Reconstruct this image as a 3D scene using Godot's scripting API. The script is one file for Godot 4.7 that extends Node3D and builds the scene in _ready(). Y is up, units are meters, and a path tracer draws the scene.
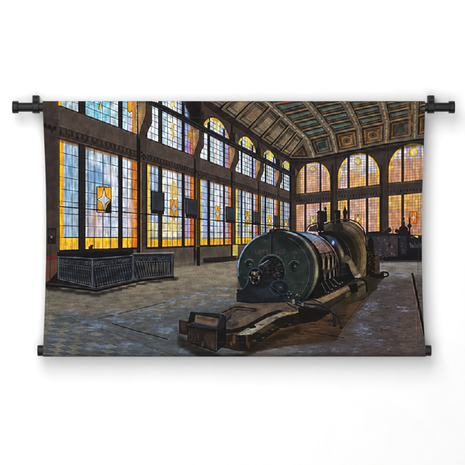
extends Node3D
# A printed wall hanging on two black rods in front of a white wall, photographed straight on.
# 1 unit of the layout below = 2.35 mm.

const U := 0.00235
const EYE_Y := 1.5
const ROD_Z := -0.014          # axis of the two rods
const WALL_Z := -0.054
const EYE_Z := 9.0             # long lens, far back
# ------------------------------------------------------------------ print canvas
const S := 4.0                 # texels per layout unit
const OX := 36.0
const OY := 88.0
const PW := 394.0
const PH := 282.0

var img: Image
var mat: Image
var rng := RandomNumberGenerator.new()

func _ready() -> void:
	# camera
	var cam := Camera3D.new()
	cam.name = "camera"
	add_child(cam)
	cam.position = Vector3(0, EYE_Y, EYE_Z)
	cam.fov = rad_to_deg(2.0 * atan(232.5 * U / EYE_Z))
	cam.near = 0.1
	cam.far = 50.0
	cam.current = true
	# surroundings: a dark studio, no sky
	var we := WorldEnvironment.new()
	we.name = "environment"
	var e := Environment.new()
	e.background_mode = Environment.BG_COLOR
	e.background_color = Color(0, 0, 0)
	e.tonemap_mode = Environment.TONE_MAPPER_LINEAR
	e.tonemap_exposure = 1.0
	e.sdfgi_enabled = true
	e.ssao_enabled = true
	e.ssil_enabled = true
	we.environment = e
	add_child(we)
	# lamps: a large softbox up and to the left, a broad one in front
	lamp("key_softbox", Vector3(-0.7, 3.5, 2.6), Vector3(0.05, 1.3, 0.0), Vector2(2.6, 2.6), 10.0)
	lamp("fill_softbox", Vector3(-0.1, 0.7, 3.3), Vector3(0.15, 1.15, 0), Vector2(3.4, 3.4), 10.6)

	build_wall()
	build_upper_rod()
	build_lower_rod()
	var b := build_bracket(35.4)
	b.set_meta("label", "small black metal bracket holding the upper rod at its left end")
	var b2 := b.duplicate()
	b2.name = "rod_bracket_001"
	add_child(b2)
	b2.position = at(431.4, 107.0, WALL_Z)
	b2.set_meta("label", "small black metal bracket holding the upper rod at its right end")
	build_hanging()

func lamp(called: String, where: Vector3, aim: Vector3, size: Vector2, energy: float) -> void:
	var l := AreaLight3D.new()
	l.name = called
	add_child(l)
	l.look_at_from_position(where, aim, Vector3.UP)
	l.area_size = size
	l.area_normalize_energy = true
	l.light_energy = energy
	l.area_range = 20.0
	l.light_color = Color(1, 1, 1)
	l.shadow_enabled = true

# ------------------------------------------------------------------ 3D helpers
func at(x: float, y: float, z: float) -> Vector3:
	return Vector3((x - 232.5) * U, EYE_Y + (232.5 - y) * U, z)

func part(called: String, mesh: Mesh, m: Material, parent: Node) -> MeshInstance3D:
	var o := MeshInstance3D.new()
	o.name = called
	o.mesh = mesh
	o.material_override = m
	parent.add_child(o, true)
	return o

func thing(called: String, label: String, category: String, where: Vector3) -> Node3D:
	var o := Node3D.new()
	o.name = called
	add_child(o)
	o.position = where
	o.set_meta("label", label)
	o.set_meta("category", category)
	return o

# lathe about the X axis: profile of (x, r)
func lathe_x(profile: Array, n := 48) -> ArrayMesh:
	var st := SurfaceTool.new()
	st.begin(Mesh.PRIMITIVE_TRIANGLES)
	for i in profile.size() - 1:
		var a: Vector2 = profile[i]
		var b: Vector2 = profile[i + 1]
		var d := (b - a).normalized()
		var nx := -d.y
		var nr := d.x
		for k in n:
			var t0 := TAU * k / n
			var t1 := TAU * (k + 1) / n
			var q := [[a, t0], [b, t0], [b, t1], [a, t1]]
			for id in [0, 1, 2, 0, 2, 3]:
				var p: Vector2 = q[id][0]
				var t: float = q[id][1]
				st.set_normal(Vector3(nx, nr * cos(t), nr * sin(t)))
				st.set_uv(Vector2(p.x * 40.0, t))
				st.add_vertex(Vector3(p.x, p.y * cos(t), p.y * sin(t)))
	return st.commit()

# box with chamfered edges
func cham_box(c: Vector3, s: Vector3, ch: float) -> ArrayMesh:
	var st := SurfaceTool.new()
	st.begin(Mesh.PRIMITIVE_TRIANGLES)
	add_cham(st, c, s, ch)
	st.generate_normals()
	return st.commit()

func add_cham(st: SurfaceTool, c: Vector3, s: Vector3, ch: float) -> void:
	var h := s * 0.5
	var pts: Array = []
	for sx in [-1, 1]:
		for sy in [-1, 1]:
			for sz in [-1, 1]:
				pts.append(Vector3(sx * (h.x - ch), sy * h.y * 1.0, sz * (h.z - ch)))
				pts.append(Vector3(sx * h.x, sy * (h.y - ch), sz * (h.z - ch)))
				pts.append(Vector3(sx * (h.x - ch), sy * (h.y - ch), sz * h.z))
	# faces from supporting planes
	var dirs: Array = []
	for sx in [-1, 0, 1]:
		for sy in [-1, 0, 1]:
			for sz in [-1, 0, 1]:
				if sx != 0 or sy != 0 or sz != 0:
					dirs.append(Vector3(sx, sy, sz))
	st.set_smooth_group(-1)
	for d in dirs:
		var best := -1e9
		for p in pts:
			best = max(best, p.dot(d))
		var f: Array = []
		for p in pts:
			if p.dot(d) > best - ch * 0.01:
				f.append(p)
		if f.size() < 3:
			continue
		var mid := Vector3.ZERO
		for p in f:
			mid += p
		mid /= f.size()
		var nrm: Vector3 = d.normalized()
		var ax: Vector3 = (f[0] - mid).normalized()
		var ay := nrm.cross(ax)
		f.sort_custom(func(p, q): return atan2((p - mid).dot(ay), (p - mid).dot(ax)) > atan2((q - mid).dot(ay), (q - mid).dot(ax)))
		for i in range(1, f.size() - 1):
			st.add_vertex(c + f[0])
			st.add_vertex(c + f[i])
			st.add_vertex(c + f[i + 1])

func noise_tex(freq: float, size: int, lo: Color, hi: Color, seed_: int, normal := false) -> NoiseTexture2D:
	var n := FastNoiseLite.new()
	n.noise_type = FastNoiseLite.TYPE_SIMPLEX_SMOOTH
	n.frequency = freq
	n.fractal_octaves = 4
	n.seed = seed_
	var t := NoiseTexture2D.new()
	t.noise = n
	t.width = size
	t.height = size
	t.seamless = true
	if normal:
		t.as_normal_map = true
		t.bump_strength = 2.0
	else:
		var g := Gradient.new()
		g.set_color(0, lo)
		g.set_color(1, hi)
		t.color_ramp = g
	return t

var rod_material: StandardMaterial3D
func black_metal() -> StandardMaterial3D:
	if rod_material:
		return rod_material
	var m := StandardMaterial3D.new()
	m.albedo_texture = noise_tex(0.05, 256, Color(0.05, 0.052, 0.05), Color(0.075, 0.076, 0.073), 3)
	m.roughness = 0.42
	m.metallic = 0.0
	m.metallic_specular = 0.35
	m.normal_enabled = true
	m.normal_texture = noise_tex(0.2, 256, Color.BLACK, Color.WHITE, 9, true)
	m.normal_scale = 0.12
	m.uv1_triplanar = true
	m.uv1_scale = Vector3.ONE * 20.0
	rod_material = m
	return m

func plastic(c: Color) -> StandardMaterial3D:
	var m := StandardMaterial3D.new()
	m.albedo_color = c
	m.roughness = 0.38
	return m

# ------------------------------------------------------------------ wall
func build_wall() -> void:
	var m := StandardMaterial3D.new()
	m.albedo_texture = noise_tex(0.01, 512, Color(0.945, 0.945, 0.945), Color(0.955, 0.955, 0.955), 21)
	m.roughness = 0.9
	m.metallic_specular = 0.2
	m.uv1_triplanar = true
	m.uv1_scale = Vector3.ONE * 1.5
	m.normal_enabled = true
	m.normal_texture = noise_tex(0.08, 512, Color.BLACK, Color.WHITE, 22, true)
	m.normal_scale = 0.03
	var bm := BoxMesh.new()
	bm.size = Vector3(6, 5, 0.1)
	var w := part("wall", bm, m, self)
	w.position = Vector3(0, EYE_Y, WALL_Z - 0.05)
	w.set_meta("kind", "structure")
	w.set_meta("label", "plain white wall behind the printed hanging")

# ------------------------------------------------------------------ rods and brackets
func arc_pts(out: Array, cx: float, cr: float, rad: float, a0: float, a1: float, n: int) -> void:
	for i in n + 1:
		var a := lerpf(a0, a1, float(i) / n)
		out.append(Vector2(cx + rad * sin(a), cr + rad * cos(a)))

func end_cap(outer: float, length: float, groove: bool) -> ArrayMesh:
	# opens towards +x, closed rounded end at x = 0 (layout units scaled by U)
	var p: Array = [Vector2(0.0, 0.0001)]
	var rd := 0.9 * U
	arc_pts(p, rd, outer - rd, rd, -PI / 2, 0, 6)
	if groove:
		p.append(Vector2(length * 0.72, outer))
		p.append(Vector2(length * 0.76, outer - 0.25 * U))
		p.append(Vector2(length * 0.82, outer - 0.25 * U))
		p.append(Vector2(length * 0.86, outer))
	arc_pts(p, length - 0.5 * U, outer - 0.5 * U, 0.5 * U, 0, PI / 2, 4)
	p.append(Vector2(length, 0.0001))
	return lathe_x(p)

func build_upper_rod() -> void:
	var t := thing("curtain_rod", "black metal rod across the top with wide round end caps", "rod", at(233.6, 107.0, ROD_Z))
	var m := black_metal()
	var half := (451.0 - 16.0) * 0.5 * U
	part("tube", lathe_x([Vector2(-half, 4.6 * U), Vector2(half, 4.6 * U)]), m, t)
	var cap := end_cap(6.2 * U, 6.2 * U, true)
	var a := part("end_cap", cap, m, t)
	a.position.x = (12.0 - 233.6) * U
	var b := part("end_cap", cap, m, t)
	b.position.x = (455.2 - 233.6) * U
	b.rotation.y = PI

func build_lower_rod() -> void:
	var t := thing("weight_rod", "black round rod inside the bottom hem, its capped ends showing", "rod", at(234.4, 350.8, ROD_Z))
	var m := black_metal()
	var half := (428.0 - 41.0) * 0.5 * U
	part("tube", lathe_x([Vector2(-half, 4.6 * U), Vector2(half, 4.6 * U)]), m, t)
	var cap := end_cap(5.5 * U, 6.6 * U, false)
	var a := part("end_cap", cap, m, t)
	a.position.x = (37.2 - 234.4) * U
	var b := part("end_cap", cap, m, t)
	b.position.x = (431.6 - 234.4) * U
	b.rotation.y = PI

func build_bracket(x: float) -> Node3D:
	# origin on the wall, level with the rod axis; wall plate, arm, ring round the rod
	var t := thing("rod_bracket", "", "bracket", at(x, 107.0, WALL_Z))
	t.set_meta("group", "brackets of the upper rod")
	var m := black_metal()
	var w := 6.6 * U
	var gap := ROD_Z - WALL_Z
	part("wall_plate", cham_box(Vector3(0, 3.2 * U, 0.0015), Vector3(w, 17.4 * U, 0.003), 0.0006), m, t)
	part("arm", cham_box(Vector3(0, 8.7 * U, gap * 0.5 + 0.003), Vector3(w * 0.985, 6.2 * U, gap - 0.001), 0.0008), m, t)
	var p: Array = []
	var o := 6.1 * U
	p.append(Vector2(-w * 0.5, 4.62 * U))
	p.append(Vector2(-w * 0.5, o - 0.4 * U))
	p.append(Vector2(-w * 0.5 + 0.4 * U, o))
	p.append(Vector2(w * 0.5 - 0.4 * U, o))
	p.append(Vector2(w * 0.5, o - 0.4 * U))
	p.append(Vector2(w * 0.5, 4.62 * U))
	var ring := part("ring", lathe_x(p), m, t)
	ring.position.z = gap
	for s in [10.2]:
		var sc := part("screw", lathe_x([Vector2(0, 1.3 * U), Vector2(0.5 * U, 1.2 * U), Vector2(0.8 * U, 0.6 * U), Vector2(0.85 * U, 0.0001)], 16), m, t)
		sc.position = Vector3(0, s * U, gap + 0.0035)
		sc.rotation.y = -PI / 2
	return t

# ------------------------------------------------------------------ the hanging
const LEFT_EDGE := [[88, 42.3], [100, 42.3], [120, 43.2], [163, 45.0], [190, 45.8], [225, 46.1], [260, 45.9], [290, 45.2], [320, 44.2], [345, 43.2], [357, 42.9], [380, 42.9]]
const RIGHT_EDGE := [[88, 425.2], [100, 425.2], [120, 424.9], [163, 423.3], [195, 422.2], [225, 421.9], [260, 422.0], [290, 422.5], [320, 423.5], [345, 425.3], [357, 426.0], [380, 426.0]]

func edge(tab: Array, y: float) -> float:
	for i in tab.size() - 1:
		if y <= tab[i + 1][0]:
			var t: float = clampf((y - tab[i][0]) / float(tab[i + 1][0] - tab[i][0]), 0, 1)
			return lerpf(tab[i][1], tab[i + 1][1], t)
	return tab[-1][1]

func drape(s: float, y: float) -> float:
	# gentle fall of the hanging cloth, in layout units; flat at both rods
	var k := sin(clampf((y - 112.0) / 236.0, 0, 1) * PI)
	var w := 0.9 * sin(s * 7.3 + 0.6) * k + 0.55 * sin(s * 15.1 + y * 0.013 + 1.4) * k + 0.25 * sin(y * 0.052 + s * 5.0) * k
	var edge_curl := pow(absf(s - 0.5) * 2.0, 14.0) * 1.6 * k
	# little puckers along the two seams
	var pk := 0.10 * sin(s * 410.0) * (exp(-pow((y - 117.5) / 1.6, 2)) + exp(-pow((y - 342.5) / 1.6, 2)))
	var seam := -0.28 * (exp(-pow((y - 117.5) / 0.8, 2)) + exp(-pow((y - 342.5) / 0.8, 2)))
	return w - edge_curl + pk + seam

func cloth_path() -> Array:
	# (y, z relative to the rod axis, v position) in layout units, from the upper back hem over both rods to the lower back hem
	var r := 6.1
	var pts: Array = []
	var c0 := Vector2(107.0, 0.0)
	var c1 := Vector2(350.8, 0.0)
	var zs := 4.4
	pts.append(Vector2(119.0, zs - 1.2))
	pts.append(Vector2(116.5, zs - 2.2))
	for i in 13:                       # back of the sleeve, over the top, to the front
		var a := lerpf(-0.5, PI, i / 12.0)
		pts.append(Vector2(c0.x + r * sin(-a) * 1.0 + 0.0, -r * cos(a)))
	for i in 5:
		var t := (i + 1) / 5.0
		pts.append(Vector2(lerpf(107.0, 116.5, t), lerpf(r, zs, t * t * (3 - 2 * t))))
	var y := 116.8
	while y < 120.0:
		pts.append(Vector2(y, zs)); y += 0.4
	while y < 340.0:
		pts.append(Vector2(y, zs)); y += 2.0
	y = 340.4
	while y < 344.0:
		pts.append(Vector2(y, zs)); y += 0.4
	for i in 4:
		var t := (i + 1) / 5.0
		pts.append(Vector2(lerpf(344.0, 350.8, t), lerpf(zs, r, t * t * (3 - 2 * t))))
	for i in 13:
		var a := lerpf(0.0, PI + 0.5, i / 12.0)
		pts.append(Vector2(c1.x + r * sin(a), r * cos(a)))
	pts.append(Vector2(343.5, zs - 2.2))
	pts.append(Vector2(341.0, zs - 1.2))
	return pts

func build_hanging() -> void:
	var o := thing("wall_hanging", "wide fabric wall hanging printed with an old machine hall and stained glass windows", "wall hanging", at(234.0, 357.0, ROD_Z))
	var path := cloth_path()
	# v along the path: equal to y on the front face, carried on by arc length round the rods
	var iref := 0
	for i in path.size():
		if absf(path[i].x - 130.0) < 1.01 and path[i].y > 3.0:
			iref = i
			break
	var v: Array = []
	v.resize(path.size())
	v[iref] = path[iref].x
	for i in range(iref + 1, path.size()):
		v[i] = v[i - 1] + path[i].distance_to(path[i - 1])
	for i in range(iref - 1, -1, -1):
		v[i] = v[i + 1] - path[i].distance_to(path[i + 1])
	var cols := 150
	var outer := sheet(path, v, cols, 0.0, o.position)
	var cloth := StandardMaterial3D.new()
	cloth.albedo_texture = ImageTexture.create_from_image(make_print())
	cloth.texture_filter = BaseMaterial3D.TEXTURE_FILTER_LINEAR_WITH_MIPMAPS_ANISOTROPIC
	cloth.roughness = 0.85
	cloth.metallic_specular = 0.25
	cloth.normal_enabled = true
	cloth.normal_texture = ImageTexture.create_from_image(make_weave())
	cloth.normal_scale = 0.35
	part("printed_panel", outer, cloth, o)
	var back := StandardMaterial3D.new()
	back.albedo_color = Color(0.9, 0.9, 0.89)
	back.roughness = 0.9
	part("backing", sheet(path, v, cols, -0.32, o.position), back, o)
	# stitches
	var thread := StandardMaterial3D.new()
	thread.albedo_color = Color(0.20, 0.185, 0.18)
	thread.roughness = 0.8
	for yy in [117.5, 342.5]:
		var st := SurfaceTool.new()
		st.begin(Mesh.PRIMITIVE_TRIANGLES)
		var x := edge(LEFT_EDGE, yy) + 0.8
		while x < edge(RIGHT_EDGE, yy) - 0.8:
			var s := (x - edge(LEFT_EDGE, yy)) / (edge(RIGHT_EDGE, yy) - edge(LEFT_EDGE, yy))
			add_cham(st, at(x, yy, ROD_Z + (4.4 + drape(s, yy) + 0.02) * U) - o.position, Vector3(1.25, 0.34, 0.28) * U, 0.08 * U)
			x += 1.75
		st.generate_normals()
		var h := part("hem_stitching", st.commit(), thread, o)
		h.set_meta("kind", "stuff")
	for side in 2:
		var st := SurfaceTool.new()
		st.begin(Mesh.PRIMITIVE_TRIANGLES)
		var y := 119.5
		while y < 341.0:
			var l := edge(LEFT_EDGE, y)
			var r := edge(RIGHT_EDGE, y)
			var x := l + 4.0 if side == 0 else r - 3.4
			add_cham(st, at(x, y, ROD_Z + (4.4 + drape((x - l) / (r - l), y) + 0.02) * U) - o.position, Vector3(0.3, 1.25, 0.28) * U, 0.08 * U)
			y += 1.75
		st.generate_normals()
		var h := part("side_stitching", st.commit(), thread, o)
		h.set_meta("kind", "stuff")

func sheet(path: Array, v: Array, cols: int, off: float, origin: Vector3) -> ArrayMesh:
	var st := SurfaceTool.new()
	st.begin(Mesh.PRIMITIVE_TRIANGLES)
	st.set_smooth_group(0)
	var n := path.size()
	for i in n:
		var a: Vector2 = path[max(i - 1, 0)]
		var b: Vector2 = path[min(i + 1, n - 1)]
		var d := (b - a).normalized()
		var nrm := Vector2(-d.y, d.x)       # outward in (y down, z)
		for j in cols + 1:
			var s := float(j) / cols
			var p: Vector2 = path[i] + nrm * off
			var x := lerpf(edge(LEFT_EDGE, p.x), edge(RIGHT_EDGE, p.x), s)
			var front := 1.0 if p.y > 1.0 else 0.0
			st.set_uv(Vector2((x - OX) / PW, (v[i] - OY) / PH))
			st.add_vertex(at(x, p.x, ROD_Z + (p.y + drape(s, p.x) * front) * U) - origin)
	for i in n - 1:
		for j in cols:
			var k := i * (cols + 1) + j
			for id in [k, k + 1, k + cols + 2, k, k + cols + 2, k + cols + 1]:
				st.add_index(id)
	st.generate_normals()
	st.generate_tangents()
	return st.commit()

func make_weave() -> Image:
	var n := 1024
	var b := Image.create(n, n, false, Image.FORMAT_L8)
	var f := FastNoiseLite.new()
	f.frequency = 0.35
	f.seed = 77
	var g := f.get_image(n, n, false, false, false)
	f.frequency = 0.006
	f.fractal_octaves = 3
	var c := f.get_image(n, n, false, false, false)
	g.convert(Image.FORMAT_RGBA8)
	c.convert(Image.FORMAT_RGBA8)
	var half := Image.create(n, n, false, Image.FORMAT_RGBA8)
	half.fill(Color(1, 1, 1, 0.35))
	c.blend_rect_mask(g, half, Rect2i(0, 0, n, n), Vector2i.ZERO)
	c.bump_map_to_normal_map(1.4)
	return c

# ------------------------------------------------------------------ the print: a drawing made of shapes
func c(h: String, a := 1.0) -> Color:
	var k := Color(h)
	k.a = a
	return k

func vary(k: Color, amt: float) -> Color:
	var g := 1.0 + rng.randf_range(-amt, amt)
	return Color(clampf(k.r * g, 0, 1), clampf(k.g * g, 0, 1), clampf(k.b * g, 0, 1), k.a)

func raster(im: Image, pts: PackedVector2Array, col: Color) -> void:
	var n := pts.size()
	var ylo := 1e9
	var yhi := -1e9
	for p in pts:
		ylo = minf(ylo, p.y)
		yhi = maxf(yhi, p.y)
	var h := im.get_height()
	var w := im.get_width()
	for yi in range(max(0, int(floor(ylo))), min(h, int(ceil(yhi)) + 1)):
		var yc := yi + 0.5
		var xs := PackedFloat32Array()
		for i in n:
			var a := pts[i]
			var b := pts[(i + 1) % n]
			if (a.y <= yc) != (b.y <= yc):
				xs.append(a.x + (yc - a.y) / (b.y - a.y) * (b.x - a.x))
		if xs.size() < 2:
			continue
		xs.sort()
		for q in range(0, xs.size() - 1, 2):
			var x0 := int(round(xs[q]))
			var x1 := int(round(xs[q + 1]))
			x0 = clampi(x0, 0, w)
			x1 = clampi(x1, 0, w)
			if x1 > x0:
				im.fill_rect(Rect2i(x0, yi, x1 - x0, 1), col)

func T(pts: PackedVector2Array) -> PackedVector2Array:
	var o := PackedVector2Array()
	for p in pts:
		o.append(Vector2((p.x - OX) * S, (p.y - OY) * S))
	return o

func V(a: Array) -> PackedVector2Array:
	var o := PackedVector2Array()
	for i in range(0, a.size() - 1, 2):
		o.append(Vector2(a[i], a[i + 1]))
	return o

func fill(pts: PackedVector2Array, col: Color, m := -1) -> void:
	var t := T(pts)
	raster(img, t, col)
	if m >= 0:
		raster(mat, t, Color(m / 255.0, 0, 0))

func poly(a: Array, col: String, m := -1) -> void:
	fill(V(a), Color(col), m)

func stroke_pts(pts: PackedVector2Array, w: float, col: Color, m := -1) -> void:
	for i in pts.size() - 1:
		var a := pts[i]
		var b := pts[i + 1]
		var d := (b - a).normalized() * w * 0.5
		var q := Vector2(-d.y, d.x)
		var e := d * 0.35
		fill(PackedVector2Array([a + q - e, b + q + e, b - q + e, a - q - e]), col, m)

func stroke(a: Array, w: float, col: String, m := -1) -> void:
	stroke_pts(V(a), w, Color(col), m)

func ell_pts(cx: float, cy: float, rx: float, ry: float, a0 := 0.0, a1 := TAU, n := 40) -> PackedVector2Array:
	var o := PackedVector2Array()
	for i in n + 1:
		var t := lerpf(a0, a1, float(i) / n)
		o.append(Vector2(cx + rx * cos(t), cy + ry * sin(t)))
	return o

func ell(cx: float, cy: float, rx: float, ry: float, col: String, m := -1) -> void:
	fill(ell_pts(cx, cy, rx, ry), Color(col), m)

func arc(cx: float, cy: float, rx: float, ry: float, a0: float, a1: float, w: float, col: String, m := -1) -> void:
	stroke_pts(ell_pts(cx, cy, rx, ry, a0, a1, 30), w, Color(col), m)

# a soft-edged patch of ink
func soft_pts(pts: PackedVector2Array, col: Color, blur: float) -> void:
	var lo := Vector2(1e9, 1e9)
	var hi := -lo
	for p in pts:
		lo = lo.min(p)
		hi = hi.max(p)
	lo -= Vector2.ONE * blur * 3.2
	hi += Vector2.ONE * blur * 3.2
	var k := maxf(blur * S * 0.5, 1.0)          # texels per coarse cell
	var w := int(ceil((hi.x - lo.x) * S / k))
	var h := int(ceil((hi.y - lo.y) * S / k))
	if w < 2 or h < 2:
		return
	var up := 4
	var big := Image.create(w * up, h * up, false, Image.FORMAT_RGBA8)
	big.fill(Color(col.r, col.g, col.b, 0))
	var t := PackedVector2Array()
	for p in pts:
		t.append((p - lo) * S / k * up)
	raster(big, t, col)
	big.resize(w, h, Image.INTERPOLATE_BILINEAR)
	big.resize(maxi(w / 2, 2), maxi(h / 2, 2), Image.INTERPOLATE_BILINEAR)
	big.resize(int(w * k), int(h * k), Image.INTERPOLATE_CUBIC)
	img.blend_rect(big, Rect2i(0, 0, big.get_width(), big.get_height()), Vector2i((lo - Vector2(OX, OY)) * S))

func soft(a: Array, col: String, alpha: float, blur: float) -> void:
	soft_pts(V(a), c(col, alpha), blur)

func blob(cx: float, cy: float, rx: float, ry: float, col: String, alpha: float, blur: float) -> void:
	soft_pts(ell_pts(cx, cy, rx, ry, 0, TAU, 20), c(col, alpha), blur)

# --- perspective of the long wall with the windows
func wx(f: float) -> float:
	return 414.0 - 1.0 / (0.00282 + 0.00093 * f)

func wp(x: float, k: float) -> Vector2:
	return Vector2(x, 238.0 + k * (414.0 - x) / 354.0)

func wq(x0: float, x1: float, k0: float, k1: float) -> PackedVector2Array:
	return PackedVector2Array([wp(x0, k0), wp(x1, k0), wp(x1, k1), wp(x0, k1)])

func clipped(pts: PackedVector2Array, clip: PackedVector2Array, col: Color, m: int) -> void:
	if clip.is_empty():
		fill(pts, col, m)
		return
	for r in Geometry2D.intersect_polygons(pts, clip):
		fill(r, col, m)

# leaded glass in a projected field: pos(u, v) -> point, tint(u, v) -> colour
func glass(pos: Callable, tint: Callable, nx: int, ny: int, lead: float, lead_col: Color, clip := PackedVector2Array(), sub := 2) -> void:
	var mx := nx * sub
	var my := ny * sub
	for i in mx:
		for j in my:
			var u0 := float(i) / mx
			var u1 := float(i + 1) / mx
			var v0 := float(j) / my
			var v1 := float(j + 1) / my
			var k: Color = tint.call((u0 + u1) * 0.5, (v0 + v1) * 0.5)
			clipped(PackedVector2Array([pos.call(u0, v0), pos.call(u1, v0), pos.call(u1, v1), pos.call(u0, v1)]), clip, vary(k, 0.07), 1)
	for i in range(1, nx):
		lead_line(pos.call(float(i) / nx, 0.0), pos.call(float(i) / nx, 1.0), lead * 0.8, lead_col, clip)
	for j in range(1, ny):
		lead_line(pos.call(0.0, float(j) / ny), pos.call(1.0, float(j) / ny), lead, lead_col, clip)

func lead_line(a: Vector2, b: Vector2, w: float, col: Color, clip: PackedVector2Array) -> void:
	var d := (b - a).normalized() * w * 0.5
	var q := Vector2(-d.y, d.x)
	clipped(PackedVector2Array([a + q, b + q, b - q, a - q]), clip, col, 0)

func mixc(a: String, b: String, t: float) -> Color:
	return Color(a).lerp(Color(b), clampf(t, 0, 1))

func star_emblem(cx: float, cy: float, w: float, h: float, ground: String, star: String, skew := 0.0) -> void:
	var q := func(u: float, v: float) -> Vector2: return Vector2(cx + u * w * 0.5, cy + v * h * 0.5 + u * w * 0.5 * skew)
	fill(PackedVector2Array([q.call(-1, -1), q.call(1, -1), q.call(1, 1), q.call(-1, 1)]), Color(ground), 1)
	var pts := PackedVector2Array()
	for k in 4:
		var a0 := -PI / 2 + k * PI / 2
		var tip := Vector2(cos(a0) * 0.95, sin(a0) * 0.95)
		var nxt := Vector2(cos(a0 + PI / 2) * 0.95, sin(a0 + PI / 2) * 0.95)
		for s in 6:
			var t := s / 6.0
			var m := tip.lerp(nxt, t) * (1.0 - 0.42 * sin(t * PI))
			pts.append(q.call(m.x, m.y))
	fill(pts, Color(star), 1)
	pts.append(pts[0])
	stroke_pts(pts, maxf(0.25, w * 0.035), Color("#3a2a1c"), 0)
	stroke_pts(PackedVector2Array([q.call(-1, -1), q.call(1, -1), q.call(1, 1), q.call(-1, 1), q.call(-1, -1)]), maxf(0.25, w * 0.04), Color("#3a2a1c"), 0)
	stroke_pts(PackedVector2Array([q.call(0, -1), q.call(0, -0.9)]), 0.3, Color("#3a2a1c"), 0)

func make_print() -> Image:
	rng.seed = 4711
	img = Image.create(int(PW * S), int(PH * S), false, Image.FORMAT_RGBA8)
	mat = Image.create(int(PW * S), int(PH * S), false, Image.FORMAT_R8)
	img.fill(Color("#3a302b"))
	mat.fill(Color(2 / 255.0, 0, 0))
	print_wall()
	print_end_wall()
	print_ceiling()
	print_rail_beam()
	print_floor()
	print_railing()
	print_far_machines()
	print_machine()
	print_base()
	weather()
	img.convert(Image.FORMAT_RGB8)
	img.generate_mipmaps()
	return img

# --- long wall
func print_wall() -> void:
	poly([30, 80, 300, 80, 300, 300, 30, 300], "#372d29", 2)
	# masonry bands
	fill(wq(30, 292, -132, -112), Color("#463a34"), 2)
	fill(wq(30, 292, -112, -100), Color("#2e2623"), 2)
	fill(wq(30, 292, 12, 46), Color("#4a4139"), 2)
	fill(wq(30, 292, 11, 15), Color("#241f1d"), 2)
	fill(wq(150, 292, 40, 46), Color("#2a2523"), 2)
	# dentils of the frieze
	for i in 140:
		var x := wx(-0.25 + i * 0.05)
		if x > 289:
			break
		var x2 := wx(-0.25 + i * 0.05 + 0.022)
		fill(wq(x, x2, -110.5, -105), Color("#231c1a"), 2)
		fill(wq(x2, wx(-0.25 + i * 0.05 + 0.05), -110, -106), Color("#382f2b"), 2)
	fill(wq(30, 292, -113, -111.6), Color("#4c4039"), 2)
	fill(wq(30, 292, -101.5, -100), Color("#4c4039"), 2)
	for b in range(0, 7):
		pillar(b)
	for b in range(0, 6):
		lower_bay(b)
		upper_bay(b)
	# pipe rail running along the wall
	var rail := PackedVector2Array([wp(44, -31.5), wp(292, -31.5)])
	stroke_pts(rail, 0.9, Color("#1d1614"), 0)
	for b in range(0, 6):
		var p := wp(wx(b - 0.02), -31.5)
		var s := (414.0 - p.x) / 354.0
		fill(ell_pts(p.x, p.y, 2.4 * s, 1.2 * s), Color("#15100f"), 0)
	# left edge of the hall: pier with a switch box
	poly([30, 80, 58.2, 80, 58.2, 300, 30, 300], "#3a302c", 2)
	poly([30, 200, 58, 200, 58, 290, 30, 290], "#3b2f28", 2)
	soft([40, 120, 57, 120, 57, 210, 40, 210], "#2a2321", 0.5, 3.0)
	poly([44, 116, 57, 119, 57, 133, 44, 130], "#322927", 2)
	soft([43, 124, 56, 128, 56, 131, 43, 128], "#14100f", 0.8, 1.0)
	for i in 3:
		blob(45 + i * 5.0, 125.0 + i * 1.2, 1.3, 1.7, "#100d0d", 0.9, 0.6)
	for i in 6:
		blob(52 + i * 8.5, 131 + i * 2.4, 1.0, 1.9, "#171211", 0.8, 0.6)
	poly([47.5, 228, 56, 228, 56, 244, 47.5, 244], "#1c1716", 3)
	poly([48.6, 230, 55, 230, 55, 236, 48.6, 236], "#2f2825", 3)
	ell(51.4, 237, 1.2, 1.2, "#6d5f4c", 3)
	poly([46, 256, 55, 255, 55, 260, 46, 261], "#5a1f22", 2)
	poly([46, 261, 57, 259, 57, 280, 46, 284], "#54382a", 2)
	stroke([50, 246, 50, 282], 0.6, "#1d1715", 0)
	stroke([58.4, 140, 58.4, 252], 0.8, "#5c4632", 2)

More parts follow.
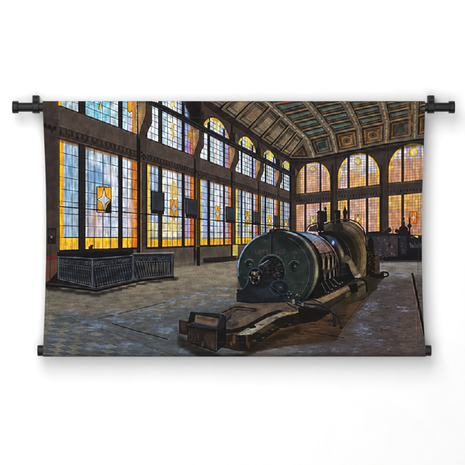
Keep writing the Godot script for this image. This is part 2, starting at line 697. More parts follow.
func lower_bay(b: int) -> void:
	var y0 := -98.0
	var y1 := 12.0
	var sc := (414.0 - wx(b + 0.4)) / 354.0
	# dark opening behind the mullions
	fill(wq(wx(b - 0.015), wx(b + 0.87), y0 - 2.5, y1 + 3), Color("#1d1715"), 2)
	var spans := [[0.0, 0.17], [0.24, 0.60], [0.656, 0.85]]
	for li in 3:
		var f0: float = b + spans[li][0]
		var f1: float = b + spans[li][1]
		var pos := func(u: float, v: float) -> Vector2: return wp(wx(lerpf(f0, f1, u)), lerpf(y0, y1, v))
		var nx: int = [3, 4, 3][li] if b < 2 else [2, 4, 2][li]
		var ny := 9 if b < 1 else (10 if b < 3 else 9)
		var tint := func(u: float, v: float) -> Color: return lower_tint(b, li, u, v)
		glass(pos, tint, nx, ny, 0.52 * sqrt(sc), Color("#2a2a30"), PackedVector2Array(), 3 if b < 2 else 2)
		# coloured edge strip and bottom row are separate panes
		stroke_pts(PackedVector2Array([pos.call(0, 0.885), pos.call(1, 0.885)]), 0.8 * sc, Color("#33260f"), 0)
		if li == 0:
			for j in ny:
				var a: float = float(j) / ny
				fill(PackedVector2Array([pos.call(0, a), pos.call(0.21, a), pos.call(0.21, a + 0.97 / ny), pos.call(0, a + 0.97 / ny)]), vary(Color("#e3a51c") if b == 0 else Color("#e0b62c"), 0.08), 1)
		# warm glare along the head
		var g := PackedVector2Array([pos.call(0, -0.012), pos.call(1, -0.012), pos.call(1, 0.022), pos.call(0, 0.022)])
		soft_pts(g, c("#7a4a22", 0.6), 0.9 * sc)
	if b == 0:
		# clouds of pale glass, upper left pane field
		blob(109, 173, 6, 9, "#dfe2ea", 0.55, 3.0)
		blob(114, 187, 3.5, 16, "#d7dbe8", 0.7, 2.2)
		blob(97, 176, 6, 7, "#4a80b4", 0.5, 3.0)
		blob(93, 160, 5, 5, "#dfe6ee", 0.55, 2.5)
		blob(94, 219, 5, 9, "#cc8e74", 0.5, 3.0)
		blob(100, 228, 3.0, 6, "#c3a8b0", 0.6, 2.0)
		blob(130, 215, 4, 16, "#d9b2a4", 0.65, 2.5)
		blob(70, 170, 4, 8, "#5488bc", 0.45, 2.5)
		for i in 5:
			stroke([88 + i * 7.6, 150 + i * 2.0, 88 + i * 7.6, 237], 0.35, "#353c4c", 0)
		star_emblem(104, 199.8, 14.2, 25.5, "#dc9d16", "#b9bcc8", 0.04)
		poly([111.0, 200.5, 108, 204, 105.5, 209, 105.2, 212.6, 111.2, 212.9], "#15110f", 0)
		stroke([104, 187, 104, 190], 0.5, "#2a1d10", 0)
		poly([88.5, 249.6, 88.6, 246, 90, 246.6, 90.4, 244.8, 93.4, 244.8, 92.4, 247.2, 93, 249.8], "#17110d", 0)
		poly([85, 249.4, 96, 248.4, 108, 249, 112, 248.2, 118, 248.6, 118, 250.6, 85, 251], "#1d150f", 0)
		# pipe passing in front of the panes again
		stroke_pts(PackedVector2Array([wp(58, -31.5), wp(137, -31.5)]), 0.9, Color("#1d1614"), 0)
	elif b == 1:
		soft([170, 186, 174, 180, 178, 188, 178, 198, 170, 198], "#d7a93a", 0.65, 1.0)
		blob(173.5, 226, 6.5, 7, "#d9b53a", 0.45, 2.0)
		star_emblem(174, 208.6, 7.8, 18.0, "#d08e1a", "#b4aea6", 0.1)
		poly([172.5, 217.5, 175.5, 217.8, 174, 221.5], "#d98c14", 1)
	elif b == 2:
		star_emblem(217.6, 213.8, 5.2, 15.5, "#d09c22", "#c4bca8", 0.1)
		blob(218, 201, 3, 4, "#d8d3d8", 0.4, 1.5)
	elif b == 3:
		star_emblem(247.4, 218, 4.4, 13.0, "#cfa828", "#c2bb9c", 0.1)
	elif b == 4:
		star_emblem(269.6, 221, 3.6, 11.0, "#d7ae20", "#d8d3b8", 0.0)
	else:
		star_emblem(286.0, 224, 2.8, 9.0, "#d7ae20", "#cfc3a8", 0.0)
	# black cabinets fixed in front of the side panes
	var boxes := [[], [[150.4, 164.4, -64, -38], [185.0, 197.2, -62.5, -37.5]], [[225.6, 235.2, -60, -34]], [[252.8, 260.6, -59, -34]], [[273.0, 278.4, -58, -32]], [[288.4, 292.2, -57, -32]]]
	for q in boxes[b]:
		fill(wq(q[0], q[1], q[2], q[3]), Color("#1f2024"), 3)
		var wd: float = (q[1] - q[0])
		fill(wq(q[0], q[0] + wd * 0.16, q[2], q[3]), Color("#141416"), 3)
		fill(wq(q[0] + wd * 0.16, q[1] - wd * 0.05, q[2] + 1.0, q[3] - 1), Color("#2c2e33"), 3)
		stroke_pts(PackedVector2Array([wp(q[0] + wd * 0.16, q[2]), wp(q[0] + wd * 0.16, q[3])]), 0.4, Color("#4c5566"), 3)
		fill(wq(q[0] + 0.5, q[1] - 0.5, q[3], q[3] + 5), Color("#17120f"), 3)

func lower_tint(b: int, li: int, u: float, v: float) -> Color:
	var k := lower_tint_raw(b, li, u, v)
	if v < 0.885 and not (li == 2 and u > 0.5):
		if b == 0:
			k = k.lerp(Color("#ccd6dc"), 0.2)
		var col := int(u * 12.0) + li * 13 + b * 41
		var hue: String = ["#8fb2d2", "#dfe3e6", "#a9bdcc", "#d8d6c4", "#7fa3c8", "#c9cede", "#e3ddd0"][(col * 5 + col / 3) % 7]
		k = k.lerp(Color(hue), 0.34)
	return k

func lower_tint_raw(b: int, li: int, u: float, v: float) -> Color:
	if v > 0.885:
		var y := Color("#eab41f").lerp(Color("#e08a12"), clampf((v - 0.9) * 3.0 + rng.randf() * 0.3, 0, 1))
		if b == 0:
			y = Color("#efc030").lerp(Color("#e8a91a"), rng.randf())
		if li == 2 and u > 0.55:
			y = Color("#e0761a")
		return y
	var h := rng.randf()
	if b == 0:
		if li == 0:
			var k := mixc("#9dbad0", "#6b9ac2", v * 1.6 + h * 0.4) if v < 0.5 else mixc("#769dc4", "#97acc2", (v - 0.5) * 2)
			if u > 0.62 and u < 0.8:
				k = k.lerp(Color("#b9c49a"), 0.6)
			return k
		if li == 1:
			var k := mixc("#a9c4d8", "#6394c2", v * 3.0 + h * 0.3)
			if v > 0.6:
				k = mixc("#8fb0d4", "#b9a7a8", (v - 0.6) * 2.6 + h * 0.3)
			if u > 0.72:
				k = k.lerp(Color("#b9c6d6"), 0.6)
			return k
		if u > 0.58:
			return mixc("#c96f1f", "#dd8225", v + h * 0.4)
		return mixc("#d9dee8", "#b8b4cf", v * 0.8 + h * 0.4).lerp(Color("#c7d3e2"), u)
	if b == 1:
		if li == 0:
			return mixc("#d4d3cf", "#7f9ccd", u * 1.1 + h * 0.2) if v < 0.7 else mixc("#e2c63c", "#cfc9bc", u)
		if li == 1:
			var k := mixc("#cdd9e4", "#d9d8d6", h)
			if u > 0.72:
				k = mixc("#8fa6c8", "#b7bdc8", h)
			elif u < 0.1:
				k = Color("#d8d2a0")
			if v > 0.68:
				k = k.lerp(Color("#d9c46a"), 0.45 * (1.0 - u) + h * 0.2)
			return k
		if u > 0.5:
			return mixc("#d97b22", "#c9571f", v * 0.8 + h * 0.4)
		return mixc("#cfc4d2", "#b37fa0", v + h * 0.2)
	var dim := 0.06 * (b - 2)
	if li == 0:
		return mixc("#c9ccd8", "#7b93c0", u + h * 0.3).darkened(dim)
	if li == 1:
		var k2 := mixc("#d9dce4", "#c3cbdc", h)
		if u > 0.75:
			k2 = mixc("#9fb0d0", "#bcc4d2", h)
		if v > 0.5 and b >= 3:
			k2 = k2.lerp(Color("#dcca7a"), 0.35)
		return k2.darkened(dim)
	if u > 0.45:
		return mixc("#c8793a", "#b9614a", v + h * 0.3).darkened(dim)
	return mixc("#c3b6cc", "#b0839c", v + h * 0.3).darkened(dim)

func upper_bay(b: int) -> void:
	var sill := -132.0
	var sc := (414.0 - wx(b + 0.4)) / 354.0
	# arched opening
	var clip := PackedVector2Array()
	var cf := b + 0.43
	clip.append(wp(wx(b - 0.01), sill))
	for i in 25:
		var t := PI - PI * i / 24.0
		var f := cf + 0.44 * cos(t)
		clip.append(wp(wx(f), -158.0 - 56.0 * sin(t)))
	clip.append(wp(wx(b + 0.87), sill))
	fill(clip, Color("#1e1816"), 2)
	var spans := [[0.0, 0.17], [0.24, 0.60], [0.656, 0.85]]
	for li in 3:
		var f0: float = b + spans[li][0]
		var f1: float = b + spans[li][1]
		var pos := func(u: float, v: float) -> Vector2: return wp(wx(lerpf(f0, f1, u)), lerpf(-212.0, sill - 1.0, v))
		var tint := func(u: float, v: float) -> Color: return upper_tint(b, li, u, v)
		var nx: int = [3, 4, 3][li] if b < 2 else [2, 4, 2][li]
		glass(pos, tint, nx, 9, 0.46 * sqrt(sc), Color("#2b2c33"), clip, 2)
	# yellow border glass under the arch
	if b >= 2:
		for i in range(2, 23):
			var t0 := PI - PI * i / 24.0
			var t1 := PI - PI * (i + 1) / 24.0
			var fa := 0.43 + 0.44 * cos(t0)
			var inside := fa < 0.17 or (fa > 0.24 and fa < 0.60) or fa > 0.66
			if not inside:
				continue
			var q := PackedVector2Array()
			for z in [[t0, 1.0], [t1, 1.0], [t1, 0.91], [t0, 0.91]]:
				q.append(wp(wx(cf + 0.44 * z[1] * cos(z[0])), -158.0 - 56.0 * z[1] * sin(z[0])))
			fill(q, vary(Color("#d9b030") if fa < 0.62 else Color("#d9822c"), 0.12), 1)
	if b == 0:
		poly([100.2, 99, 100.6, 104, 98.4, 109.6, 102.6, 109.4], "#e2b21e", 1)
		stroke([98.4, 109.4, 100.2, 100, 102.6, 109.4], 0.4, "#2b2417", 0)
		poly([57, 99, 62, 99, 60.6, 105.8, 56.4, 104.6], "#e0a41a", 1)
		poly([127.4, 98, 131, 98, 132, 110.5, 129.8, 112.5, 127.4, 110], "#dc9a1c", 1)
		stroke([127.4, 98, 127.4, 110, 129.8, 112.5, 132, 110.5], 0.5, "#2b2417", 0)
		blob(129.6, 124, 1.6, 8, "#b88fc0", 0.6, 1.4)
		soft([131.8, 94, 136.4, 94, 136.4, 133.8, 132.6, 132.6], "#c8822c", 0.95, 0.5)
		blob(126, 121, 2.6, 6, "#d7dfe8", 0.5, 1.6)
	elif b == 1:
		for yy in [125.0, 133.0]:
			poly([172.6, yy + 5.4, 171.6, yy, 173, yy - 3.4, 174.6, yy + 0.6, 173.8, yy + 5.6], "#d7b24a", 1)
		poly([188.4, 131, 191.4, 132, 191.2, 138.5, 189.4, 140.5, 188, 138], "#c8902c", 1)
		ell(172.5, 103.5, 3.2, 3.4, "#d7c06a", 1)
		ell(172.5, 103.5, 1.5, 1.8, "#c9cfd6", 1)
		blob(189.5, 147, 2.2, 5, "#c9569a", 0.45, 1.2)
	elif b == 2:
		soft([215.5, 124, 218, 122, 219, 127, 218, 133, 216, 131], "#d5c05a", 0.8, 0.8)
	else:
		var cx := wx(b + 0.43)
		var cy := wp(cx, -202).y
		blob(cx, cy + 3 * sc, 3.2 * sc * 2, 8.0 * sc, "#d9cc3a", 0.75, 0.8)
	if b >= 1:
		haunch(b)

func upper_tint(b: int, li: int, u: float, v: float) -> Color:
	var h := rng.randf()
	if b == 0:
		if li == 0:
			return mixc("#8fc0d8", "#b9c9d2", h + u * 0.4)
		if li == 1:
			if u > 0.75:
				return mixc("#a9c3d0", "#cfd8d6", h)
			return mixc("#62b3d6", "#9fcbd9", h * 0.8 + (v - 0.6))
		return mixc("#8fc6e2", "#d6dbe4", u * 0.8 + h * 0.3)
	if li == 0:
		return mixc("#c3d6ea", "#e6e6ee", h).lerp(Color("#d8c890"), 0.25 * (1.0 - u))
	if li == 1:
		if u < 0.2:
			return mixc("#a9c9d2", "#c9dbe0", h)
		if u > 0.75:
			return mixc("#9db3d0", "#b9c6d8", h)
		return mixc("#c9d2d8", "#e2dfdc", h)
	if u > 0.5:
		return mixc("#cf8a3e", "#d0644a", v * 1.3 - 0.3 + h * 0.2)
	return mixc("#8fb0dc", "#a98fc8", v + h * 0.3 - 0.3)

# curved corbel of the pier in front of each bay, and the lit face beside it
func haunch(b: int) -> void:
	var x := wx(b)                               # left glass edge of the bay
	var s := (414.0 - x) / (414.0 - 149.5)
	var vp := Vector2(414, 238)
	var base := Vector2(149.5, 139.0)
	var q := func(px: float, py: float) -> Vector2:
		# shape drawn for the second bay, carried towards the vanishing point
		return Vector2(x, 0) + Vector2((px - 149.5) * s, vp.y + (py - vp.y) * s)
	var band := PackedVector2Array()
	for p in [[138.8, 103], [154.4, 103], [154.4, 109], [154.3, 123.6], [153.4, 125.4], [151, 130], [149.2, 135.4], [148.2, 140.5], [140.4, 139]]:
		band.append(q.call(p[0], p[1]))
	fill(band, Color("#362c27"), 2)
	var face := PackedVector2Array()
	for p in [[139.6, 98], [148.4, 98], [148.2, 113], [146.6, 120], [144.2, 126], [142.4, 132], [141.0, 139]]:
		face.append(q.call(p[0], p[1]))
	fill(face, Color("#86684a"), 2)
	var lit := PackedVector2Array()
	for p in [[140.2, 108], [144.4, 108], [144.0, 119], [142.0, 127], [140.6, 133]]:
		lit.append(q.call(p[0], p[1]))
	soft_pts(lit, c("#c09048", 0.65), 1.2 * s)
	var shade := PackedVector2Array()
	for p in [[139.6, 92], [148.4, 92], [148.2, 104], [140, 104]]:
		shade.append(q.call(p[0], p[1]))
	soft_pts(shade, c("#3a2d24", 0.55), 2.0 * s)
	var rim := PackedVector2Array()
	for p in [[148.3, 92], [148.2, 113], [146.6, 120], [144.2, 126], [142.4, 132], [141.0, 139]]:
		rim.append(q.call(p[0], p[1]))
	stroke_pts(rim, 0.7 * s, Color("#2a211d"), 2)

func pillar(b: int) -> void:
	# pier between bay b-1 and bay b
	if b == 0:
		return
	var xa := wx(b - 0.145)
	var xb := wx(b - 0.012)
	var w := xb - xa
	if b == 6:
		xb = 292.5
	fill(wq(xa, xb, -105, 46), Color("#332a26"), 2)
	# dark recess at the near side, lit arris, then the face
	fill(wq(xa - w * 0.06, xa + w * 0.30, -230, 46), Color("#15110f"), 2)
	fill(wq(xa + w * 0.34, xa + w * 0.44, -98, 20), Color("#8a6230"), 2)
	fill(wq(xa + w * 0.44, xa + w * 0.52, -98, 20), Color("#40332a"), 2)
	fill(wq(xa + w * 0.30, xb, -132, -98), Color("#392f2a"), 2)
	for i in 9:
		var k := -108.0 + rng.randf_range(-3, 6)
		var p := wp(lerpf(xa + w * 0.35, xb, rng.randf()), k)
		blob(p.x, p.y, w * 0.08, w * 0.12, "#0e0b0a", 0.8, 0.5)
	# brickwork tone on the lower part
	for i in 14:
		var k0 := -30.0 + i * 5.4
		fill(wq(xa + w * 0.54, xb, k0, k0 + 0.9), Color("#241d1a"), 2)
	soft_pts(wq(xa + w * 0.5, xb, 12, 40), c("#5c4a34", 0.55), w * 0.15)

func print_rail_beam() -> void:
	# crane rail crossing the upper windows
	var beam := PackedVector2Array([wp(146, -188), wp(292, -191), wp(292, -175), wp(146, -179)])
	fill(beam, Color("#171417"), 3)
	stroke_pts(PackedVector2Array([wp(146, -186.5), wp(292, -188)]), 0.9, Color("#2c2a2e"), 3)
	stroke_pts(PackedVector2Array([wp(146, -181), wp(292, -181.5)]), 0.6, Color("#3a3536"), 3)
	stroke_pts(PackedVector2Array([wp(146, -180), wp(292, -176.5)]), 0.7, Color("#0c0a0b"), 3)
	for i in 60:
		var x := wx(1.0 + i * 0.09)
		if x > 290:
			break
		var p := wp(x, -179)
		fill(ell_pts(p.x, p.y, 0.35, 0.35), Color("#4a4340"), 3)

# --- far gable wall
func print_end_wall() -> void:
	poly([291, 150, 314, 150, 440, 130, 440, 262, 291, 262], "#352c29", 2)
	poly([291, 200, 330, 196, 440, 184, 440, 192, 330, 202, 291, 205], "#272120", 2)
	for i in 60:
		var x := 293.0 + i * 2.3
		var y := 202.6 - (x - 293) * 0.088
		fill(PackedVector2Array([Vector2(x, y - 1.2), Vector2(x + 1.0, y - 1.3), Vector2(x + 1.0, y + 1.2), Vector2(x, y + 1.3)]), Color("#171211"), 2)
	poly([291, 196, 330, 192.6, 440, 181, 440, 184.6, 330, 196.2, 291, 199.5], "#4a3f39", 2)
	# x0, xm0, xm1, xm2, xm3, x1, sill0, sill1, apex y, spring y, lower top0, top1
	var bays := [
		[296.6, 304.2, 306.4, 319.4, 321.4, 330.2, 194.0, 190.4, 162.2, 181.0, 205.0, 202.2],
		[338.0, 347.2, 349.8, 366.0, 368.6, 379.6, 189.0, 184.2, 153.0, 176.0, 201.0, 197.0],
		[388.8, 401.2, 404.0, 423.6, 426.4, 438.0, 183.0, 178.0, 143.4, 168.0, 196.0, 191.5]]
	for b in 3:
		var q: Array = bays[b]
		var x0: float = q[0]
		var x1: float = q[5]
		var cx := (x0 + x1) * 0.5
		var hw := (x1 - x0) * 0.5
		var clip := PackedVector2Array()
		clip.append(Vector2(x0, q[6]))
		for i in 25:
			var t := PI - PI * i / 24.0
			clip.append(Vector2(cx + hw * cos(t), q[9] - (q[9] - q[8]) * sin(t) - cos(t) * 1.2))
		clip.append(Vector2(x1, q[7]))
		fill(clip, Color("#231c1b"), 2)
		for li in 3:
			var xa: float = q[[0, 2, 4][li]]
			var xb: float = q[[1, 3, 5][li]]
			var pos := func(u: float, v: float) -> Vector2:
				var x := lerpf(xa, xb, u)
				return Vector2(x, lerpf(q[8] - 1.0, lerpf(q[6], q[7], (x - x0) / (x1 - x0)), v))
			var tint := func(u: float, v: float) -> Color: return gable_tint(b, true, li, u, v)
			glass(pos, tint, [4, 7, 4][li], 14, 0.25, Color("#735c5a"), clip, 1)
			var pos2 := func(u: float, v: float) -> Vector2:
				var x := lerpf(xa, xb, u)
				return Vector2(x, lerpf(lerpf(q[10], q[11], (x - x0) / (x1 - x0)), 241.0, v))
			var tint2 := func(u: float, v: float) -> Color: return gable_tint(b, false, li, u, v)
			glass(pos2, tint2, [4, 7, 4][li], 16, 0.25, Color("#7a5e54"), PackedVector2Array(), 1)
		# yellow border under the arch
		for i in 24:
			var t0 := PI - PI * i / 24.0
			var t1 := PI - PI * (i + 1) / 24.0
			var xm := cx + hw * cos((t0 + t1) * 0.5)
			if (xm > q[1] and xm < q[2]) or (xm > q[3] and xm < q[4]):
				continue
			var r := PackedVector2Array()
			for z in [[t0, 1.0], [t1, 1.0], [t1, 0.93], [t0, 0.93]]:
				r.append(Vector2(cx + hw * z[1] * cos(z[0]), q[9] - (q[9] - q[8]) * z[1] * sin(z[0]) - cos(z[0]) * 1.2))
			fill(r, vary(Color("#e3b21c"), 0.12), 1)
		fill(PackedVector2Array([Vector2(x1 - 1.4, q[9]), Vector2(x1, q[9] + 1), Vector2(x1, q[7]), Vector2(x1 - 1.4, q[7])]), Color("#dfa01c"), 1)
		fill(PackedVector2Array([Vector2(x0, q[9]), Vector2(x0 + 1.2, q[9] + 1), Vector2(x0 + 1.2, q[6]), Vector2(x0, q[6])]), Color("#dc9430"), 1)
		# emblem ring and pendant
		var ex: float = (q[2] + q[3]) * 0.5
		var ey: float = q[8] + (q[9] - q[8]) * 0.36
		var er: float = (q[3] - q[2]) * 0.22
		ell(ex, ey, er, er, "#d8b62c", 1)
		arc(ex, ey, er, er, 0, TAU, 0.35, "#7a5a18", 0)
		fill(PackedVector2Array([Vector2(ex, ey - er * 0.8), Vector2(ex + er * 0.3, ey - er * 0.3), Vector2(ex + er * 0.8, ey), Vector2(ex + er * 0.3, ey + er * 0.3), Vector2(ex, ey + er * 0.8), Vector2(ex - er * 0.3, ey + er * 0.3), Vector2(ex - er * 0.8, ey), Vector2(ex - er * 0.3, ey - er * 0.3)]), Color("#cfc6b4"), 1)
		for i in 3:
			var yy := ey + er * 1.6 + i * er * 0.95
			fill(PackedVector2Array([Vector2(ex, yy - er * 0.4), Vector2(ex + er * 0.22, yy), Vector2(ex, yy + er * 0.4), Vector2(ex - er * 0.22, yy)]), Color("#dcae24"), 1)
		ell(q[5] - 2.6, q[9] - 2, 1.0, 1.6, "#e2b81e", 1)
		ell(q[0] + 2.6, q[9] - 1, 1.0, 1.6, "#e2b81e", 1)
		# small star low in the rectangular light
		var sx: float = [313.0, 358.0, 413.4][b]
		var sy: float = [220.5, 219.4, 217.5][b]
		var sw: float = [5.2, 6.0, 7.2][b]
		star_emblem(sx, sy, sw, sw * 1.6, ["#ddb91c", "#e0981c", "#e07a12"][b], ["#d8cfb8", "#dccbc4", "#c9a9a0"][b], -0.05)
		# mullions
		for z in [[q[1], q[2]], [q[3], q[4]]]:
			fill(PackedVector2Array([Vector2(z[0], q[8]), Vector2(z[1], q[8]), Vector2(z[1], 241), Vector2(z[0], 241)]), Color("#2c2423"), 2)
			# spandrel and frieze over the mullion gap stay masonry
	for b in 3:
		var q: Array = bays[b]
		# restore the band between the two tiers
		fill(PackedVector2Array([Vector2(q[0] - 6, q[6] + 0.4), Vector2(q[5] + 6, q[7] - 0.2), Vector2(q[5] + 6, q[11] - 0.6), Vector2(q[0] - 6, q[10])]), Color("#362d2a"), 2)
		stroke([q[0] - 6, q[6] + 1.6, q[5] + 6, q[7] + 1.2], 1.0, "#4d423c", 2)
		for i in 18:
			var t := i / 18.0
			var x := lerpf(q[0] - 5, q[5] + 5, t)
			var y := lerpf(q[10] - 4.0, q[11] - 4.2, t)
			fill(PackedVector2Array([Vector2(x, y - 1), Vector2(x + 0.9, y - 1), Vector2(x + 0.9, y + 1.3), Vector2(x, y + 1.3)]), Color("#1a1514"), 2)
		# spandrels around the arch
		var cxx: float = (q[0] + q[5]) * 0.5
	# piers
	for z in [[289.6, 296.2], [331.2, 337.4], [380.4, 388.2]]:
		poly([z[0], 162, z[1], 161, z[1], 245, z[0], 245], "#332a28", 2)
		soft([z[0], 165, z[0] + 2.2, 165, z[0] + 2.2, 245, z[0], 245], "#1a1514", 0.8, 0.8)
	stroke([388.2, 143.5, 388.2, 200], 0.8, "#1f1918", 2)
	stroke([336.0, 152, 336.0, 200], 0.8, "#221b1a", 2)
	soft([291, 158, 300, 157, 300, 200, 291, 200], "#1c1715", 0.5, 2.0)

func gable_tint(b: int, up: bool, li: int, u: float, v: float) -> Color:
	var k := gable_tint_raw(b, up, li, u, v)
	return k.lerp(Color("#dcb468") if v > 0.3 or not up else Color("#e4dce0"), 0.18)

func gable_tint_raw(b: int, up: bool, li: int, u: float, v: float) -> Color:
	var h := rng.randf()
	if b == 0:
		if up:
			return mixc("#c9b6c8", "#d39a7c", v + h * 0.4 - 0.2) if li > 0 else mixc("#cf9a84", "#d8a06a", v + h * 0.3)
		if li == 0:
			return mixc("#d98b55", "#cf9a8a", u + h * 0.4)
		if li == 2 and u > 0.74:
			return Color("#e3c020")
		return mixc("#c9b0bc", "#b9a3b8", h) if v > 0.12 else mixc("#d18f72", "#c79a94", h)
	if b == 1:
		if up:
			var t := v + (u - 0.5) * (0.3 if li == 1 else -0.1) * -1.0
			if t > 0.62:
				return mixc("#d0957a", "#d9a04e", (v - 0.6) * 1.8 + h * 0.3) if li != 0 else mixc("#c9bcc8", "#d2a88c", h * 0.6)
			return mixc("#cfd4e0", "#b9bacb", h)
		if li == 0:
			return mixc("#e2b42c", "#cfa184", v * 2.2 + h * 0.2)
		if li == 2 and u > 0.75:
			return Color("#e0a51c")
		return mixc("#c9a0a0", "#d2a48a", h) if v < 0.35 else mixc("#cf9a80", "#bd9298", h)
	if up:
		if v < 0.42:
			return mixc("#cfcbd6", "#b7acc0", h)
		return mixc("#b58a86", "#cf8f62", (v - 0.4) * 1.3 + h * 0.3)
	if v > 0.885:
		return mixc("#eec21c", "#e8a818", h)
	if v < 0.32:
		return mixc("#cf9348", "#dcae5a", h)
	if v < 0.5:
		return mixc("#c98f58", "#b3796c", h)
	return mixc("#b2766a", "#cc8450", h * 0.9 + (0.2 if li == 0 else 0.0))

# --- coffered ceiling
func lerp2(a: Vector2, b: Vector2, t: float) -> Vector2:
	return a.lerp(b, t)

func coffer(a: Vector2, b: Vector2, d: Vector2, e: Vector2, cols: Array, deep: float) -> void:
	# a-b upper edge, e-d lower edge (clockwise a, b, d, e); nested frames
	var mid := (a + b + d + e) * 0.25
	var n := cols.size()
	var shift := Vector2(0.10, -0.08)
	for i in n:
		var t := 1.0 - i * deep
		var pts := PackedVector2Array()
		for p in [a, b, d, e]:
			pts.append(mid + (p - mid) * t)
		fill(pts, vary(Color(cols[i]), 0.10), 5)
		# upper-left cut dark, lower-right lip pale
		stroke_pts(PackedVector2Array([pts[3], pts[0], pts[1]]), 0.55, Color(cols[i]).darkened(0.6), 5)
		stroke_pts(PackedVector2Array([pts[1], pts[2], pts[3]]), 0.4, Color(cols[i]).lightened(0.14), 5)

func print_ceiling() -> void:
	poly([196, 84, 440, 84, 440, 136, 386, 143.4, 360, 148.6, 336, 153, 314, 158, 290, 158.5, 281, 153.5, 272, 147.5, 262, 140, 250, 131, 236, 121, 222, 112, 208, 100, 196, 90], "#54493a", 5)
	# dark cornice band along the long wall, piers with brackets
	fill(V([200, 100, 208, 99, 222, 110, 236, 119.6, 250, 129.6, 262, 138.6, 272, 146, 281, 152, 290, 157, 290, 160.5, 281, 156.5, 272, 151, 262, 144, 250, 136, 236, 127, 222, 118, 200, 102]), Color("#221b17"), 5)
	# cove coffers: long panels leaning towards the crown
	var wall_pts := [Vector2(206, 98), Vector2(221, 109.5), Vector2(235.5, 119.5), Vector2(249, 129.5), Vector2(261, 138.2), Vector2(271.5, 145.8), Vector2(280.5, 151.8), Vector2(289, 157)]
	var rib_pts := [Vector2(230, 74), Vector2(245, 86), Vector2(257, 97), Vector2(270, 107), Vector2(280.5, 117), Vector2(289, 125.5), Vector2(296.5, 132.5), Vector2(303, 138.5)]
	for i in 7:
		var a: Vector2 = wall_pts[i]
		var b: Vector2 = wall_pts[i + 1]
		var d: Vector2 = rib_pts[i + 1]
		var e: Vector2 = rib_pts[i]
		# rib
		var g0 := 0.16
		var aa := a.lerp(b, g0)
		var bb := a.lerp(b, 0.93)
		var dd := e.lerp(d, 0.93)
		var ee := e.lerp(d, g0)
		var fe := 0.06
		coffer(ee.lerp(aa, fe), dd.lerp(bb, fe), bb.lerp(dd, 0.07), aa.lerp(ee, 0.07), ["#382f26", "#62533e", "#4c4032", "#665743"], 0.15)
		stroke_pts(PackedVector2Array([bb.lerp(dd, 0.02), dd]), 2.1 - i * 0.16, Color("#120e0c"), 5)
		stroke_pts(PackedVector2Array([bb.lerp(dd, 0.07) + Vector2(1.4, 0.2), dd + Vector2(1.4, 0.2)]), 0.7, Color("#6b563c"), 5)
		stroke_pts(PackedVector2Array([aa.lerp(bb, 0.2), bb]), 0.9, Color("#1a1411"), 5)
		soft_pts(PackedVector2Array([aa.lerp(ee, 0.3), bb.lerp(dd, 0.3), bb.lerp(dd, 0.75), aa.lerp(ee, 0.75)]), c("#857058", 0.3), 1.5)
	poly([290.5, 157.2, 309, 157.2, 303.5, 143.5], "#3a2d22", 5)
	stroke([292, 156, 307, 156, 303, 146, 292, 156], 0.7, "#17110e", 5)
	stroke([295.5, 154.5, 304.6, 154.6, 302, 149, 295.5, 154.5], 0.6, "#5d4a33", 5)
	# flat field
	var ribs: Array = []
	for q in [Vector2(307.4, 139.5), Vector2(332.0, 133.6), Vector2(358.6, 128.0), Vector2(386.8, 122.4), Vector2(415.2, 116.4), Vector2(444, 110.0)]:
		var row: Array = []
		for k in [1.52, 1.35, 1.245, 1.16, 1.08, 1.0]:
			row.append(Vector2(414, 238) + (q - Vector2(414, 238)) * k)
		ribs.append(row)
	var foot := [Vector2(314, 157.5), Vector2(336.4, 152.8), Vector2(360.4, 148), Vector2(386, 142.8), Vector2(414.5, 138), Vector2(443, 132)]
	for j in 5:
		for i in 5:
			var a: Vector2 = ribs[j][i]
			var b: Vector2 = ribs[j + 1][i]
			var d: Vector2 = ribs[j + 1][i + 1]
			var e: Vector2 = ribs[j][i + 1]
			var a2 := a.lerp(b, 0.13).lerp(e.lerp(d, 0.13), 0.10)
			var b2 := a.lerp(b, 0.87).lerp(e.lerp(d, 0.87), 0.10)
			var d2 := e.lerp(d, 0.87).lerp(a.lerp(b, 0.87), 0.06)
			var e2 := e.lerp(d, 0.13).lerp(a.lerp(b, 0.13), 0.06)
			var warm := j >= 2
			fill(PackedVector2Array([a2, b2, d2, e2]), Color("#2a231d"), 5)
			# deep recess: green field seen high up, brown far cheek lit below
			var f0 := a2.lerp(e2, 0.12).lerp(b2, 0.08)
			var f1 := b2.lerp(d2, 0.12).lerp(a2, 0.05)
			var f2 := b2.lerp(d2, 0.52).lerp(a2, 0.04)
			var f3 := a2.lerp(e2, 0.66).lerp(b2, 0.10)
			fill(PackedVector2Array([f0, f1, f2, f3]), vary(Color("#38413b") if not warm else Color("#3a3c34"), 0.12), 5)
			soft_pts(PackedVector2Array([f0.lerp(f3, 0.3), f1.lerp(f2, 0.3), f2, f3]), c("#526056" if not warm else "#545648", 0.7), 0.9)
			for s in 3:
				var t := 0.60 + s * 0.11
				stroke_pts(PackedVector2Array([a2.lerp(e2, t + 0.05).lerp(b2, 0.06), b2.lerp(d2, t - 0.06).lerp(a2, 0.02)]), 0.8 - s * 0.12, Color(["#1c1612", "#5a442c" if warm else "#54483a", "#2c211a"][s]), 5)
			stroke_pts(PackedVector2Array([e2, d2]), 1.1, Color("#735a3c") if warm else Color("#66583f"), 5)
			stroke_pts(PackedVector2Array([a2, e2]), 1.2, Color("#14100e"), 5)
			stroke_pts(PackedVector2Array([a2.lerp(b2, 0.04), e2.lerp(d2, 0.04)]), 0.7, Color("#4a3a2a"), 5)
			stroke_pts(PackedVector2Array([a2, b2]), 0.9, Color("#1a1512"), 5)
		# end cove: square coffers above the gable
		var a: Vector2 = ribs[j][5]
		var b: Vector2 = ribs[j + 1][5]
		var d: Vector2 = foot[j + 1]
		var e: Vector2 = foot[j]
